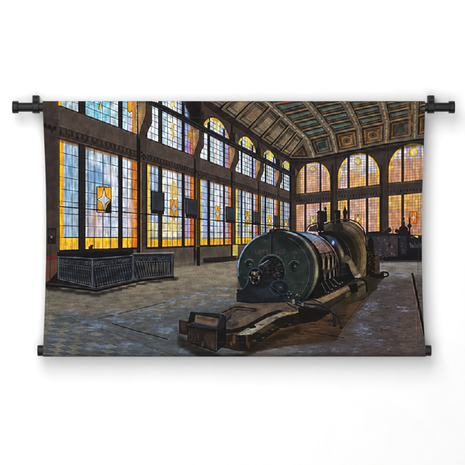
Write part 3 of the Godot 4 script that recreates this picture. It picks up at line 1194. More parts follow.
		var pal := ["#2b221b", "#4e3f2e", "#382d23", "#46443a", "#2a2f2b"] if j == 0 else (["#2b211a", "#6a4a2a", "#4a3522", "#6b4d2f", "#5a4430"] if j < 3 else ["#2b211a", "#654628", "#40301f", "#3b3a30", "#2d312c"])
		coffer(a.lerp(b, 0.12).lerp(e.lerp(d, 0.12), 0.06), a.lerp(b, 0.90).lerp(e.lerp(d, 0.90), 0.06), e.lerp(d, 0.90).lerp(a.lerp(b, 0.9), 0.10), e.lerp(d, 0.12).lerp(a.lerp(b, 0.12), 0.10), pal, 0.155)
		if j == 1 or j == 2:
			var m := (a + b + d + e) * 0.25
			arc(m.x, m.y, 4.6, 3.6, 0, TAU, 0.7, "#8a6236", 5)
			ell(m.x, m.y, 1.4, 1.1, "#2a1f17", 5)
			arc(m.x, m.y, 2.6, 2.0, 0, TAU, 0.5, "#3a2a1c", 5)
	# carved ribs
	for j in range(0, 5):
		var line := PackedVector2Array()
		for p in ribs[j]:
			line.append(p)
		line.append(foot[j])
		stroke_pts(line, 3.0, Color("#554d40") if j < 2 else Color("#5c4f3c"), 5)
		stroke_pts(line, 1.4, Color("#7c725f") if j < 2 else Color("#806e50"), 5)
		for i in line.size() - 1:
			var n := 5
			for k in n:
				var p := line[i].lerp(line[i + 1], (k + 0.5) / n)
				blob(p.x + rng.randf_range(-0.8, 0.8), p.y, 0.8, 0.8, "#2a221a" if k % 2 else "#85735a", 0.55, 0.5)
	# crown of the red lamp hose
	stroke([281.5, 103.0, 284.6, 101.6, 291.6, 100.6], 1.1, "#a83222", 0)
	# shadow line between ceiling and gable
	stroke([290, 158.8, 314, 158.8, 336, 154, 360, 149.4, 386, 144.2, 440, 136.8], 1.7, "#120e0d", 5)
	soft([290, 160, 314, 160, 360, 151, 440, 138, 440, 144, 360, 155, 314, 163, 290, 165], "#15100f", 0.6, 2.0)
	# carved corner brackets at right
	for q in [[411, 116], [411, 128], [409, 104]]:
		blob(q[0], q[1], 3.0, 6.0, "#7d5c38", 0.6, 1.2)
		blob(q[0] + 1.5, q[1] + 2, 1.0, 4.0, "#2a1f16", 0.7, 0.8)
	# piers standing up into the cove, each with a dark pilaster
	for b in range(2, 7):
		var x := wx(b - 0.06)
		var s := (414.0 - x) / 354.0
		var top := wp(x, -206.0 if b > 2 else -250.0)
		fill(PackedVector2Array([Vector2(x - 9 * s, top.y - 2 * s), Vector2(x + 3 * s, top.y), wp(x + 3 * s, -186), wp(x - 9 * s, -186)]), Color("#1b1715"), 5)
		fill(PackedVector2Array([Vector2(x + 2.4 * s, top.y), Vector2(x + 9 * s, top.y + 6 * s), wp(x + 9 * s, -186), wp(x + 2.4 * s, -186)]), Color("#4a3c2c"), 5)
	soft([186, 92, 202, 92, 203, 128, 188, 120], "#0f0d0f", 0.85, 2.5)

# --- floor
func print_floor() -> void:
	var pts := PackedVector2Array([wp(30, 45), wp(292, 45), Vector2(300, 256), Vector2(440, 256), Vector2(440, 380), Vector2(30, 380)])
	fill(pts, Color("#615c55"), 4)
	soft([150, 266, 240, 262, 240, 285, 120, 300, 120, 284], "#8c7f69", 0.75, 6)
	soft([40, 288, 100, 296, 200, 280, 240, 285, 240, 300, 150, 318, 40, 316], "#6f6759", 0.7, 5)
	soft([40, 312, 130, 316, 240, 300, 240, 330, 180, 350, 40, 370], "#4c5156", 0.8, 7)
	soft([40, 335, 240, 340, 240, 372, 40, 372], "#434a52", 0.6, 6)
	# cracks and joints
	stroke([98, 318.4, 114, 315, 140, 308.5, 165, 302.5], 0.6, "#2b2825", 0)
	stroke([112, 323.5, 135, 330.5, 152, 335, 168, 339.4], 1.0, "#221f1e", 0)
	stroke([52, 314, 70, 318, 84, 324, 120, 335, 150, 347, 180, 358], 0.5, "#33322f", 0)
	# chequered tiles, lower left: projected grid
	var o := Vector2(46, 311)
	for i in range(-4, 30):
		for j in range(-8, 24):
			if (i + j) % 2 == 0:
				continue
			var q := PackedVector2Array()
			for z in [[i, j], [i + 1, j], [i + 1, j + 1], [i, j + 1]]:
				q.append(tile_pt(z[0], z[1]))
			var cen := (q[0] + q[2]) * 0.5
			# only on the near side of the joint
			var lim := 314.0 + maxf(cen.x - 52.0, 0.0) * 0.315
			if cen.y < lim + 3 or cen.x > 185:
				continue
			fill(q, vary(Color("#666259").lerp(Color("#555b60"), clampf((cen.x - 60) / 90.0, 0, 1)), 0.10), 4)
	# worn pale-blue polish
	for q in [[70, 312, 9, 1.6, 0.6], [104, 311, 7, 1.5, 0.5], [98, 326.5, 9, 2.4, 0.9], [90, 322, 8, 1.6, 0.6], [118, 320, 8, 2.2, 0.6], [138, 312, 10, 2, 0.35], [165, 331, 9, 3.0, 0.75], [158, 326, 7, 2, 0.4], [173, 302.5, 4, 1.2, 0.9], [187, 298.5, 9, 1.4, 0.6], [205, 293, 9, 1.3, 0.5], [214, 288, 7, 1.1, 0.4], [130, 345, 14, 3, 0.5], [60, 340, 12, 2.5, 0.35], [95, 347, 16, 3, 0.35], [186, 352, 7, 4, 0.6], [218, 300, 7, 1.4, 0.45]]:
		blob(q[0], q[1], q[2], q[3], "#6a80a2", q[4] * 0.6, 2.2)
		for k in 4:
			blob(q[0] + rng.randf_range(-1, 1) * q[2], q[1] + rng.randf_range(-1, 1) * q[3], q[2] * 0.22, 0.7, "#7f98bc", q[4] * 0.5, 0.7)
	for i in 150:
		var t := rng.randf()
		var x := rng.randf_range(50, 235)
		var y := lerpf(326.0, 292.0, (x - 60.0) / 170.0) + rng.randf_range(-5, 12)
		blob(x, y, rng.randf_range(1, 5), rng.randf_range(0.3, 0.7), ["#7d97bd", "#68809f", "#4c5a6c"][i % 3], 0.4, 0.6)
	# right side
	soft([372, 282, 424, 278, 430, 372, 260, 372, 300, 348], "#473f3e", 0.95, 4)
	soft([376, 258, 430, 258, 430, 275, 380, 277], "#77706b", 0.95, 2.5)
	soft([378, 260, 430, 260, 430, 266, 380, 267], "#8a847e", 0.6, 2)
	soft([404, 285, 416, 280, 424, 340, 410, 356, 398, 350], "#5c4a44", 0.55, 4)
	for q in [[372, 306, 7, 4, 0.7], [364, 315, 6, 4, 0.6], [363, 330, 8, 6, 0.85], [370, 342, 14, 4, 0.35], [405, 309, 9, 2.4, 0.6], [385, 287, 8, 2.6, 0.5], [395, 275, 12, 2, 0.6], [345, 350, 12, 2.6, 0.45], [290, 352, 22, 5, 0.45], [318, 350, 10, 4, 0.35], [420, 277, 3, 3, 0.5], [386, 320, 10, 2, 0.3]]:
		blob(q[0], q[1], q[2] * 1.2, q[3], "#6c7590", q[4] * 0.45, 4.0)
		for k in 22:
			blob(q[0] + rng.randf_range(-1, 1) * q[2], q[1] + rng.randf_range(-1, 1) * q[3], q[2] * rng.randf_range(0.06, 0.3), rng.randf_range(0.25, 0.6), "#8d97b2" if k % 3 else "#3a363c", q[4] * 0.55, 0.6)
	for i in 160:
		var x := rng.randf_range(350, 428)
		var y := rng.randf_range(288, 356)
		if x < 372 and y < 330:
			continue
		blob(x, y, rng.randf_range(0.6, 2.6), 0.4, ["#8a7468", "#231c1e", "#6f6f80", "#2a2224"][i % 4], 0.45, 0.5)
	for i in 260:
		var x := rng.randf_range(46, 235)
		var y := rng.randf_range(285, 356)
		blob(x, y, rng.randf_range(1.0, 5.0), 0.45, ["#8f8266", "#37352f", "#6f7f96", "#3a3833"][i % 4], 0.33, 0.5)
	# slot in the floor, right edge
	poly([411.4, 273, 413.4, 273, 424.6, 328, 424.2, 338, 421, 322], "#0e0b0c", 0)
	stroke([410.6, 273, 422.4, 332], 0.5, "#6d5a50", 0)
	stroke([417.6, 240, 417.8, 345], 0.3, "#2a2324", 0)

func tile_pt(i: float, j: float) -> Vector2:
	# tiles run in two slanted directions across the floor
	var x := 20.0 + i * 9.0 + j * 7.5 - 60.0
	var y := 330.0 + j * 3.6 - i * 1.5
	return Vector2(x, y)

func print_railing() -> void:
	# low cast-iron balustrade round the stair well
	poly([57, 252, 84, 250.6, 133, 249.6, 134, 254, 173.6, 252.4, 173.6, 277.6, 140, 281.4, 96.6, 291.6, 46, 284.4, 57, 272], "#17171d", 3)
	poly([57, 253.6, 133, 250.6, 132, 255, 92, 258, 58, 256], "#131419", 3)
	poly([44, 284, 58, 274, 58, 288, 44, 287], "#15100f", 3)
	stroke([57.5, 256.8, 78, 257.6, 92, 258.8, 112, 257.4, 133, 255.2], 0.9, "#5a5e66", 3)
	stroke([133, 253.6, 173.4, 252.8], 1.4, "#746f68", 3)
	stroke([133, 255.4, 173.4, 254.8], 0.7, "#2a2a30", 3)
	var spans := [[Vector2(57, 258), Vector2(92, 260.4), Vector2(57, 279), Vector2(96, 288.4), 17], [Vector2(92.5, 260.4), Vector2(133, 257.2), Vector2(97, 288.4), Vector2(139, 279), 17], [Vector2(133.6, 256), Vector2(173, 255.4), Vector2(140, 279), Vector2(172.8, 275.4), 15]]
	for s in spans.size():
		var q: Array = spans[s]
		var n: int = q[4]
		# frieze of scrolls
		for i in n * 2:
			var t := (i + 0.5) / (n * 2.0)
			var a: Vector2 = q[0].lerp(q[1], t)
			var d: Vector2 = q[2].lerp(q[3], t)
			var p := a.lerp(d, 0.12 + 0.05 * (i % 2))
			arc(p.x, p.y, 1.2, 1.3, rng.randf() * TAU, rng.randf() * TAU + 4.0, 0.42, ["#3a3e46", "#50545a", "#2a2f38"][i % 3], 3)
		stroke_pts(PackedVector2Array([q[0].lerp(q[2], 0.25), q[1].lerp(q[3], 0.25)]), 0.7, Color("#3d4350"), 3)
		stroke_pts(PackedVector2Array([q[0].lerp(q[2], 0.06), q[1].lerp(q[3], 0.06)]), 0.4, Color("#3c4250"), 3)
		for i in n:
			var t := (i + 0.5) / n
			var a: Vector2 = q[0].lerp(q[1], t).lerp(q[2].lerp(q[3], t), 0.26)
			var d: Vector2 = q[0].lerp(q[1], t).lerp(q[2].lerp(q[3], t), 0.95)
			stroke_pts(PackedVector2Array([a, d]), 0.62, vary(Color("#32363e") if s < 2 else Color("#403f3d"), 0.2), 3)
			if s < 2:
				stroke_pts(PackedVector2Array([a + Vector2(0.95, 0.6), d + Vector2(0.95, -0.4)]), 0.35, Color("#23272f"), 3)
			var p := d.lerp(a, 0.10)
			ell(p.x, p.y, 0.7, 0.8, "#454a52", 3)
			p = d.lerp(a, 0.5)
			ell(p.x, p.y, 0.5, 0.9, "#3c424a", 3)
			p = d.lerp(a, 0.86)
			ell(p.x, p.y, 0.6, 0.7, "#42474f", 3)
		stroke_pts(PackedVector2Array([q[2].lerp(q[0], 0.03), q[3].lerp(q[1], 0.03)]), 0.6, Color("#6b6a68"), 3)
	# posts
	for q in [[58.6, 258, 279], [92.6, 260, 288], [133.4, 256, 280], [172.4, 255, 276]]:
		stroke([q[0], q[1], q[0], q[2]], 1.7, "#2c313b", 3)
		stroke([q[0] - 0.4, q[1], q[0] - 0.4, q[2]], 0.5, "#5e646e", 3)
	# floor seen through the far side
	for i in 7:
		blob(146 + i * 3.8, 268, 0.9, 5, "#5e5648", 0.6, 0.8)
	stroke([46, 284.6, 96.6, 290.8, 140, 280.8, 173.6, 277], 2.2, "#0e0d10", 3)
	stroke([46, 283.2, 96.4, 289.2, 139.6, 279.4, 173, 275.8], 0.5, "#48423f", 3)
	soft([46, 286, 97, 293, 150, 281, 178, 277, 178, 280, 140, 285, 97, 297, 46, 290], "#1a1512", 0.75, 2.0)
	soft([60, 254, 130, 252, 130, 256, 60, 257], "#0b0b0f", 0.6, 1.0)

# --- machines at the far end
func print_far_machines() -> void:
	# wall foot details along the long wall
	poly([203, 258, 236, 256, 236, 261, 203, 263], "#1e1a18", 2)
	poly([232.6, 245, 238, 245, 238, 255.4, 232.6, 255.4], "#b8a046", 2)
	soft([233, 246, 237, 246, 237, 250, 233, 250], "#d6c05c", 0.6, 0.8)
	poly([196.4, 247, 200, 247, 200, 266, 196.4, 266], "#0f0d0d", 2)
	# dark row of pipes and pumps
	poly([366, 232, 382, 231, 384, 233, 410, 234, 430, 244, 430, 260, 366, 260], "#201b1b", 3)
	soft([384, 236, 402, 236, 402, 258, 384, 258], "#3f3434", 0.8, 1.5)
	soft([372, 236, 384, 236, 384, 256, 372, 256], "#3a383c", 0.7, 1.5)
	poly([386, 249, 388, 247, 388, 243, 391, 243, 391, 247, 395, 250, 396, 259, 385, 259], "#3a3034", 3)
	ell(389.4, 245, 2.2, 2.2, "#292125", 3)
	poly([398, 232, 409, 231, 410, 259, 398, 259], "#16131a", 3)
	soft([400, 236, 407, 236, 407, 254, 401, 254], "#2b2b30", 0.8, 1.2)
	poly([401, 222, 405, 221, 405, 226, 408, 228, 408, 234, 399, 234, 399, 228, 401.5, 226], "#1b181d", 3)
	for q in [[403, 219, 1.8], [409.6, 226, 2.2], [397, 231, 2.0], [389, 230, 2.6], [386, 232, 2.0]]:
		ell(q[0], q[1], q[2], q[2], "#1c191e", 3)
		arc(q[0], q[1], q[2], q[2], PI, 1.6 * PI, 0.4, "#55505a", 3)
	stroke([383, 233, 424, 236], 0.7, "#1c181c", 3)
	stroke([386, 228, 386, 236], 0.6, "#1c181c", 3)
	stroke([393, 226, 393, 236], 0.6, "#1c181c", 3)
	stroke([409.6, 218, 409.6, 234], 1.4, "#17141a", 3)
	# railing and low machines at right
	poly([410, 247, 430, 246, 430, 260, 410, 260], "#15121a", 3)
	poly([418, 236, 430, 232, 430, 250, 420, 250], "#1f1b22", 3)
	for i in 9:
		stroke([410 + i * 1.6, 243 + (i % 3), 411 + i * 1.6, 248], 0.5, "#6d6470", 3)
	poly([382, 257, 430, 256, 430, 260, 384, 261], "#120f12", 3)
	soft([374, 260, 430, 259, 430, 262, 374, 263], "#1b1718", 0.7, 1.2)
	for i in 40:
		blob(rng.randf_range(372, 424), rng.randf_range(236, 258), 0.7, 0.8, ["#7d7078", "#0d0b0e", "#5a4a4c"][i % 3], 0.55, 0.4)

# --- the big motor
# an arc whose ink changes along its angle
func ring(cx: float, cy: float, rx: float, ry: float, a0: float, a1: float, w: float, stops: Array, gain := 1.0) -> void:
	var n := 36
	for i in n:
		var t := lerpf(a0, a1, float(i) / n)
		var t2 := lerpf(a0, a1, (i + 1.15) / n)
		var k := stop_col(stops, t)
		stroke_pts(PackedVector2Array([Vector2(cx + rx * cos(t), cy + ry * sin(t)), Vector2(cx + rx * cos(t2), cy + ry * sin(t2))]), w, Color(k.r * gain, k.g * gain, k.b * gain), 3)

func stop_col(stops: Array, t: float) -> Color:
	if t <= stops[0][0]:
		return Color(stops[0][1])
	for i in stops.size() - 1:
		if t <= stops[i + 1][0]:
			return Color(stops[i][1]).lerp(Color(stops[i + 1][1]), (t - stops[i][0]) / (stops[i + 1][0] - stops[i][0]))
	return Color(stops[-1][1])

func print_machine() -> void:
	# generator bell behind
	var bell := [[-2.6, "#15110e"], [-2.0, "#3a3028"], [-1.6, "#5c5046"], [-1.2, "#6a5a48"], [-0.8, "#54442f"], [-0.35, "#6b5636"], [0.1, "#8a7046"], [0.45, "#6a5230"], [0.8, "#2c2217"], [1.2, "#15100c"]]
	fill(ell_pts(344, 257, 27.5, 36, 0, TAU, 60), Color("#1a1512"), 3)
	for i in 26:
		var t := i / 25.0
		var g := 1.0
		if i < 3:
			g = 0.75
		elif i % 7 == 0:
			g = 0.55
		elif i > 15:
			g = 0.62 - (i - 15) * 0.035
		ring(lerpf(344, 333, t), lerpf(256.6, 260, t), lerpf(27, 22.5, t), lerpf(35.4, 28.5, t), -2.6, 1.2, 1.5, bell, g)
	# dark end block with pipes
	poly([367, 240, 370, 237, 373.6, 240, 374, 254, 378, 256, 379, 276, 366, 280], "#15120f", 3)
	poly([374, 257, 379.4, 255, 380, 276, 375, 278], "#3c2c20", 3)
	ell(370.2, 243.6, 3.0, 6.2, "#100e12", 3)
	arc(370.2, 243.6, 3.0, 6.2, 2.6, 4.4, 0.5, "#3a4048", 3)
	for i in 40:
		blob(rng.randf_range(367, 379), rng.randf_range(248, 277), 0.5, 0.8, ["#4a3b2c", "#070606", "#5f4a34"][i % 3], 0.7, 0.4)
	stroke([378, 253, 384, 251, 386.4, 255, 382, 258], 0.8, "#2d3544", 3)
	arc(384, 274.5, 4.4, 2.4, -2.4, 2.2, 1.6, "#0e0c0c", 3)
	poly([374, 274, 384, 273, 384, 279, 374, 280], "#100d0c", 3)
	# valves on top
	stroke([320.6, 200, 320.6, 212], 0.9, "#17140f", 3)
	poly([316.8, 212.4, 318, 210.8, 323.4, 210.6, 324.6, 212.4, 324.2, 214, 324.4, 225, 317.2, 225, 317.4, 214], "#17150f", 3)
	poly([318, 224, 324, 224, 324.6, 231, 317.4, 231], "#12100e", 3)
	ell(325.4, 208.8, 1.3, 1.9, "#15120f", 3)
	poly([324, 211, 326.8, 210.6, 327, 222, 324, 222], "#191612", 3)
	soft([318.2, 214, 319.6, 214, 319.6, 224, 318.2, 224], "#4a453c", 0.8, 0.6)
	poly([333.6, 212, 335, 210, 339.6, 210, 340.6, 212, 340.2, 214, 340.6, 225, 333.4, 226, 334, 214], "#131110", 3)
	soft([334.8, 213, 336.2, 213, 336.2, 224, 334.8, 224], "#46413c", 0.8, 0.6)
	poly([344, 209.6, 345, 205.6, 346.2, 209, 347.4, 212, 346.6, 216, 347, 222, 343.2, 222, 343.4, 216, 342.8, 212], "#191515", 3)
	poly([332, 224, 342, 223, 344, 230, 332, 232], "#231d18", 3)
	soft([324, 224, 333, 223, 333, 231, 324, 231], "#3e3730", 0.9, 0.8)
	stroke([324, 224.6, 331, 221.6, 339, 219.6, 350, 219.6, 358, 222.6, 363.6, 229, 366, 238, 366.4, 250], 1.1, "#0f0d0d", 3)
	stroke([328, 222.2, 339, 219.2, 350, 219.2], 0.35, "#6b6458", 3)
	stroke([306, 230.6, 309, 225.8, 314, 223.4, 319, 223], 0.9, "#211d17", 3)
	poly([310, 226.6, 317, 224.6, 318, 232, 308, 231], "#332c25", 3)
	# coupling between motor and generator
	poly([318, 232, 334, 232, 344, 242, 349, 258, 349, 282, 322, 290], "#100f11", 3)
	var olive := [[-1.5, "#1a1714"], [-1.2, "#4a4438"], [-0.8, "#5f5640"], [-0.4, "#9c8c62"], [-0.15, "#6e6244"], [0.15, "#231d15"]]
	for i in 7:
		ring(321.5 - i * 0.7, 263 + i * 0.1, 24.0 - i * 0.2, 29.0 - i * 0.3, -1.5, 0.15, 0.8, olive, [0.4, 0.75, 1.0, 0.9, 0.55, 0.3, 0.2][i])
	for i in 3:
		ring(326 + i * 2.4, 263.5, 23.5, 30.0, -1.1, 0.2, 0.6, olive, [0.22, 0.6, 0.25][i])
	soft([326, 236, 336, 238, 339, 246, 331, 246], "#2d3c5c", 0.85, 1.6)
	blob(333.2, 243.0, 1.5, 2.4, "#6a94d2", 0.95, 0.9)
	blob(333.4, 242.8, 0.6, 1.0, "#c4dafa", 0.9, 0.5)
	poly([346, 262, 351.6, 258.6, 360.6, 275, 356, 280], "#5f5342", 3)
	soft([348, 262, 351, 260, 358, 273, 355, 275], "#857556", 0.7, 0.8)
	poly([354.6, 276.4, 360.2, 273.4, 361, 276.2, 356, 279.8], "#a39e95", 3)
	poly([342, 258, 347, 254.6, 351, 258, 347.6, 262.4, 342, 263], "#4c4130", 3)
	poly([345, 263, 348.4, 263.6, 353.8, 279, 345, 281], "#0c0b0d", 3)
	soft([334, 264, 345, 262, 345, 276, 336, 280], "#1b1c20", 0.8, 1.5)
	stroke([336, 268, 346, 266.4], 0.5, "#3f3a30", 3)
	stroke([338, 276, 348, 273], 0.5, "#34302a", 3)
	# drum body: rings from the far end to the near rim
	var plate := [[-1.75, "#17181a"], [-1.5, "#2a2e34"], [-1.3, "#4a5a72"], [-1.12, "#7d94b4"], [-0.95, "#7487a4"], [-0.8, "#86706a"], [-0.62, "#8d6756"], [-0.45, "#5a4438"], [-0.2, "#3a3029"], [0.15, "#2a2420"], [0.5, "#191614"], [0.85, "#0e0d0c"]]
	var n := 44
	for i in n:
		var t := i / float(n - 1)
		var g := 1.0
		if i < 2:
			g = 0.35
		elif i < 4:
			g = 1.25
		elif i < 7:
			g = 0.28
		elif i < 9:
			g = 0.8
		elif i < 10:
			g = 0.35
		elif i > 33 and i < 40:
			g = 0.16
		elif i >= 40:
			g = 0.5
		ring(lerpf(303, 279.5, t), lerpf(268.6, 270, t), lerpf(36.6, 38.6, t), lerpf(35.6, 39.6, t), -1.75, 0.85, 1.7, plate, g)
	for i in 50:
		var a := rng.randf_range(-0.85, -0.45)
		var t := rng.randf_range(0.25, 0.72)
		blob(lerpf(303, 279.5, t) + 37.4 * cos(a), lerpf(268.6, 270, t) + 37.4 * sin(a), 0.5, 0.5, ["#b08a74", "#4a3630", "#93a4bc"][i % 3], 0.6, 0.35)
	# vent slots between ribs, two tiers
	for q in [[321.0, 263.5, 1.5, 6.6], [326.4, 263.0, 1.6, 6.8], [331.0, 261.6, 1.3, 6.4], [334.6, 260.4, 0.9, 5.6], [322.6, 279.6, 1.7, 5.8], [327.8, 278.0, 1.6, 5.6], [332.2, 275.4, 1.3, 5.2], [335.8, 272.6, 0.9, 4.6]]:
		fill(ell_pts(q[0], q[1], q[2], q[3]), Color("#080808"), 3)
		arc(q[0] + 0.4, q[1], q[2], q[3], -1.0, 1.2, 0.45, "#6c5c4c", 3)
	for q in [[323.7, 264.0, 0.9, 5.6, "#8a7260"], [328.9, 264.6, 0.9, 5.6, "#80705e"], [332.9, 263.6, 0.7, 5.0, "#6e6050"], [325.2, 279.0, 0.7, 4.8, "#5c5348"], [330.2, 276.6, 0.8, 4.8, "#82776a"], [334.2, 273.4, 0.6, 4.2, "#7a7064"]]:
		soft_pts(ell_pts(q[0], q[1], q[2], q[3]), c(q[4], 0.9), 0.45)
	for q in [[319.4, 254.6], [324.0, 253.6], [328.4, 252.6]]:
		stroke([q[0] - 0.8, q[1], q[0] + 2.4, q[1] - 0.7], 1.0, "#0b0a0a", 3)
		stroke([q[0] + 0.9, q[1], q[0] + 1.5, q[1] + 3.4], 1.1, "#0a0909", 3)
	# feet and bolts along the bed
	poly([316, 284, 336, 276, 343, 282, 328, 294, 314, 297], "#0d0d0d", 3)
	for i in 4:
		stroke([321.4 + i * 3.8, 283 - i * 1.6, 326.6 + i * 4.0, 293.0 - i * 3.0], 0.5, "#5a574b", 3)
	for q in [[328.6, 292.6], [332.4, 289.6], [336.2, 286.6], [340.2, 284.2], [342.6, 282.8]]:
		ell(q[0], q[1], 1.7, 1.3, "#101012", 3)
		ell(q[0] - 0.3, q[1] - 0.4, 0.7, 0.45, "#7a8088", 3)
	# near rim
	var rimc := [[-1.7, "#1c2022"], [-1.5, "#454c52"], [-1.3, "#8f99a8"], [-1.05, "#b3bac6"], [-0.85, "#a19c94"], [-0.55, "#7d7260"], [-0.2, "#7f7a60"], [0.08, "#a09a7c"], [0.3, "#6f6e54"], [0.6, "#34362c"], [0.9, "#141512"]]
	for i in 8:
		var t := i / 7.0
		ring(lerpf(280.2, 276.6, t), lerpf(270, 270.4, t), lerpf(38.6, 37.6, t), lerpf(39.8, 38.6, t), -1.7, 0.9, 0.9, rimc, [0.3, 0.6, 0.95, 1.0, 0.9, 0.75, 0.5, 0.3][i])
	ell(298.6, 241.0, 1.5, 1.3, "#0f1010", 3)
	# front disc
	fill(ell_pts(275.4, 270.4, 38.2, 38.8, 0, TAU, 70), Color("#191f1f"), 3)
	soft_pts(ell_pts(266, 262, 24, 24), c("#27302e", 0.75), 6)
	soft_pts(ell_pts(298, 270, 14, 26), c("#2b332f", 0.7), 4)
	soft_pts(ell_pts(292, 243, 14, 7), c("#161b1a", 0.7), 3)
	soft_pts(ell_pts(244, 276, 6, 20), c("#1a2322", 0.6), 3)
	arc(275.4, 270.4, 37.4, 38.0, PI * 0.95, PI * 1.42, 1.5, "#4c6a80", 3)
	arc(275.4, 270.4, 37.8, 38.4, PI * 1.02, PI * 1.36, 0.7, "#8fb4d0", 3)
	arc(275.4, 270.4, 35.4, 36.0, PI * 0.9, PI * 1.95, 0.4, "#1a2120", 3)
	arc(275.4, 270.4, 34.2, 35.2, -1.2, 0.7, 0.5, "#455045", 3)
	for i in 60:
		var a := rng.randf() * TAU
		var r := rng.randf_range(14, 35)
		blob(275 + r * cos(a), 270 + r * sin(a), rng.randf_range(0.6, 2.4), rng.randf_range(0.5, 1.4), ["#3f4f4a", "#1a2120", "#4d5a4e"][i % 3], 0.3, 0.8)
	# vertical joint and lug on top
	poly([269.2, 231.4, 270, 229.4, 273.4, 228.6, 276.6, 229.6, 276.6, 232.6, 273.2, 234, 273.0, 254.6, 269.6, 254.6], "#141719", 3)
	stroke([270.2, 234, 270.2, 254], 0.5, "#3c4644", 3)
	ell(272, 230.6, 1.4, 1.1, "#33302c", 3)
	stroke([276, 229.6, 284, 229.8, 296, 232.6, 306, 238.4], 1.3, "#141214", 3)
	ell(297.8, 240.4, 1.4, 1.3, "#151716", 3)
	# cast letters
	cast_text("UOSS", 255.6, 250.2)
	cast_text("665", 276.0, 250.2)
	# portholes
	for q in [[249.2, 263.8, 4.5], [294.2, 266.0, 5.4]]:
		ell(q[0], q[1], q[2], q[2], "#1a2121", 3)
		arc(q[0], q[1], q[2], q[2], -2.9, -0.5, 0.7, "#55655f", 3)
		ell(q[0] + 0.2, q[1] + 0.3, q[2] * 0.62, q[2] * 0.64, "#0f1314", 3)
		arc(q[0] + 0.2, q[1] + 0.3, q[2] * 0.62, q[2] * 0.62, 0.1, 2.0, 0.5, "#47534d", 3)
		ell(q[0] + q[2] * 0.2, q[1] + 0.4, q[2] * 0.26, q[2] * 0.3, "#39433f", 3)
	# hub opening with windings and brass fittings
	fill(ell_pts(271.6, 271.4, 13.2, 15.6), Color("#101214"), 3)
	arc(271.6, 271.4, 13.6, 16.0, PI * 1.0, PI * 2.05, 1.4, "#33403f", 3)
	arc(271.6, 271.2, 14.2, 16.6, PI * 1.15, PI * 1.8, 0.5, "#55686a", 3)
	for i in 120:
		var a := rng.randf() * TAU
		var r := sqrt(rng.randf())
		blob(271.8 + 11 * r * cos(a), 270 + 12 * r * sin(a), rng.randf_range(0.4, 1.7), rng.randf_range(0.3, 0.9), ["#433a34", "#0a0a0c", "#55493e", "#2f3644", "#332d2b"][i % 5], 0.6, 0.6)
	stroke([258.6, 266.4, 263, 264.4, 268.6, 260.8], 2.2, "#2c3040", 3)
	stroke([258.8, 265.6, 263, 263.6, 268.4, 260.0], 0.7, "#8b93ac", 3)
	# pedestal of the outer bearing
	poly([236.4, 293.4, 238.4, 290.4, 244, 288, 247.4, 283.4, 248.6, 275, 251, 269.8, 256, 267.4, 262, 269, 266.6, 274, 272, 278, 278, 284, 286, 291, 290.6, 297.4, 291, 301.4, 262, 304.4, 236.4, 301.6], "#15181e", 3)
	stroke([236.6, 293.2, 238.6, 290.4, 244, 288, 247.4, 283.4, 248.6, 275, 251, 269.8, 256, 267.4], 0.6, "#46566a", 3)
	soft([252, 290, 272, 286, 282, 296, 262, 300], "#232a34", 0.8, 3)
	stroke([236.6, 301.2, 262, 304, 291, 301], 1.2, "#0a0a0c", 3)
	ell(238.2, 290.4, 1.8, 1.4, "#191b22", 3)
	ell(255.4, 277.4, 7.4, 9.4, "#0e1013", 3)
	arc(255.4, 277.4, 7.4, 9.4, PI * 0.9, PI * 1.9, 0.7, "#3a4754", 3)
	for i in 34:
		var a := rng.randf() * TAU
		var r := sqrt(rng.randf())
		blob(255.2 + 5.6 * r * cos(a), 277.0 + 7.4 * r * sin(a), rng.randf_range(0.5, 1.3), rng.randf_range(0.5, 1.2), ["#6a5842", "#08080a", "#86704e", "#3a3a44"][i % 4], 0.8, 0.4)
	ell(253.4, 283.0, 1.1, 0.8, "#8c7044", 3)
	ell(258.6, 278.4, 1.2, 0.8, "#80694a", 3)
	ell(254.2, 273.2, 1.2, 1.8, "#8c8278", 3)
	# lens-shaped cover and hoses at the foot
	poly([264, 280, 272, 279, 286, 283, 289.6, 289, 287, 296, 279, 294, 270, 288], "#171d22", 3)
	arc(279.6, 287.6, 9.6, 7.6, 0, TAU, 0.7, "#2f3b40", 3)
	ell(279.8, 288, 7.6, 5.8, "#10161b", 3)
	blob(280.4, 287.6, 1.2, 1.0, "#7fa6bc", 0.95, 0.6)
	soft([276, 284, 283, 284, 284, 290, 277, 291], "#23343e", 0.6, 1.2)
	for i in 18:
		blob(rng.randf_range(286, 300), rng.randf_range(290, 304), 0.9, 0.8, ["#6d7078", "#0b0b0c", "#8d8b88", "#2d3138"][i % 4], 0.75, 0.4)

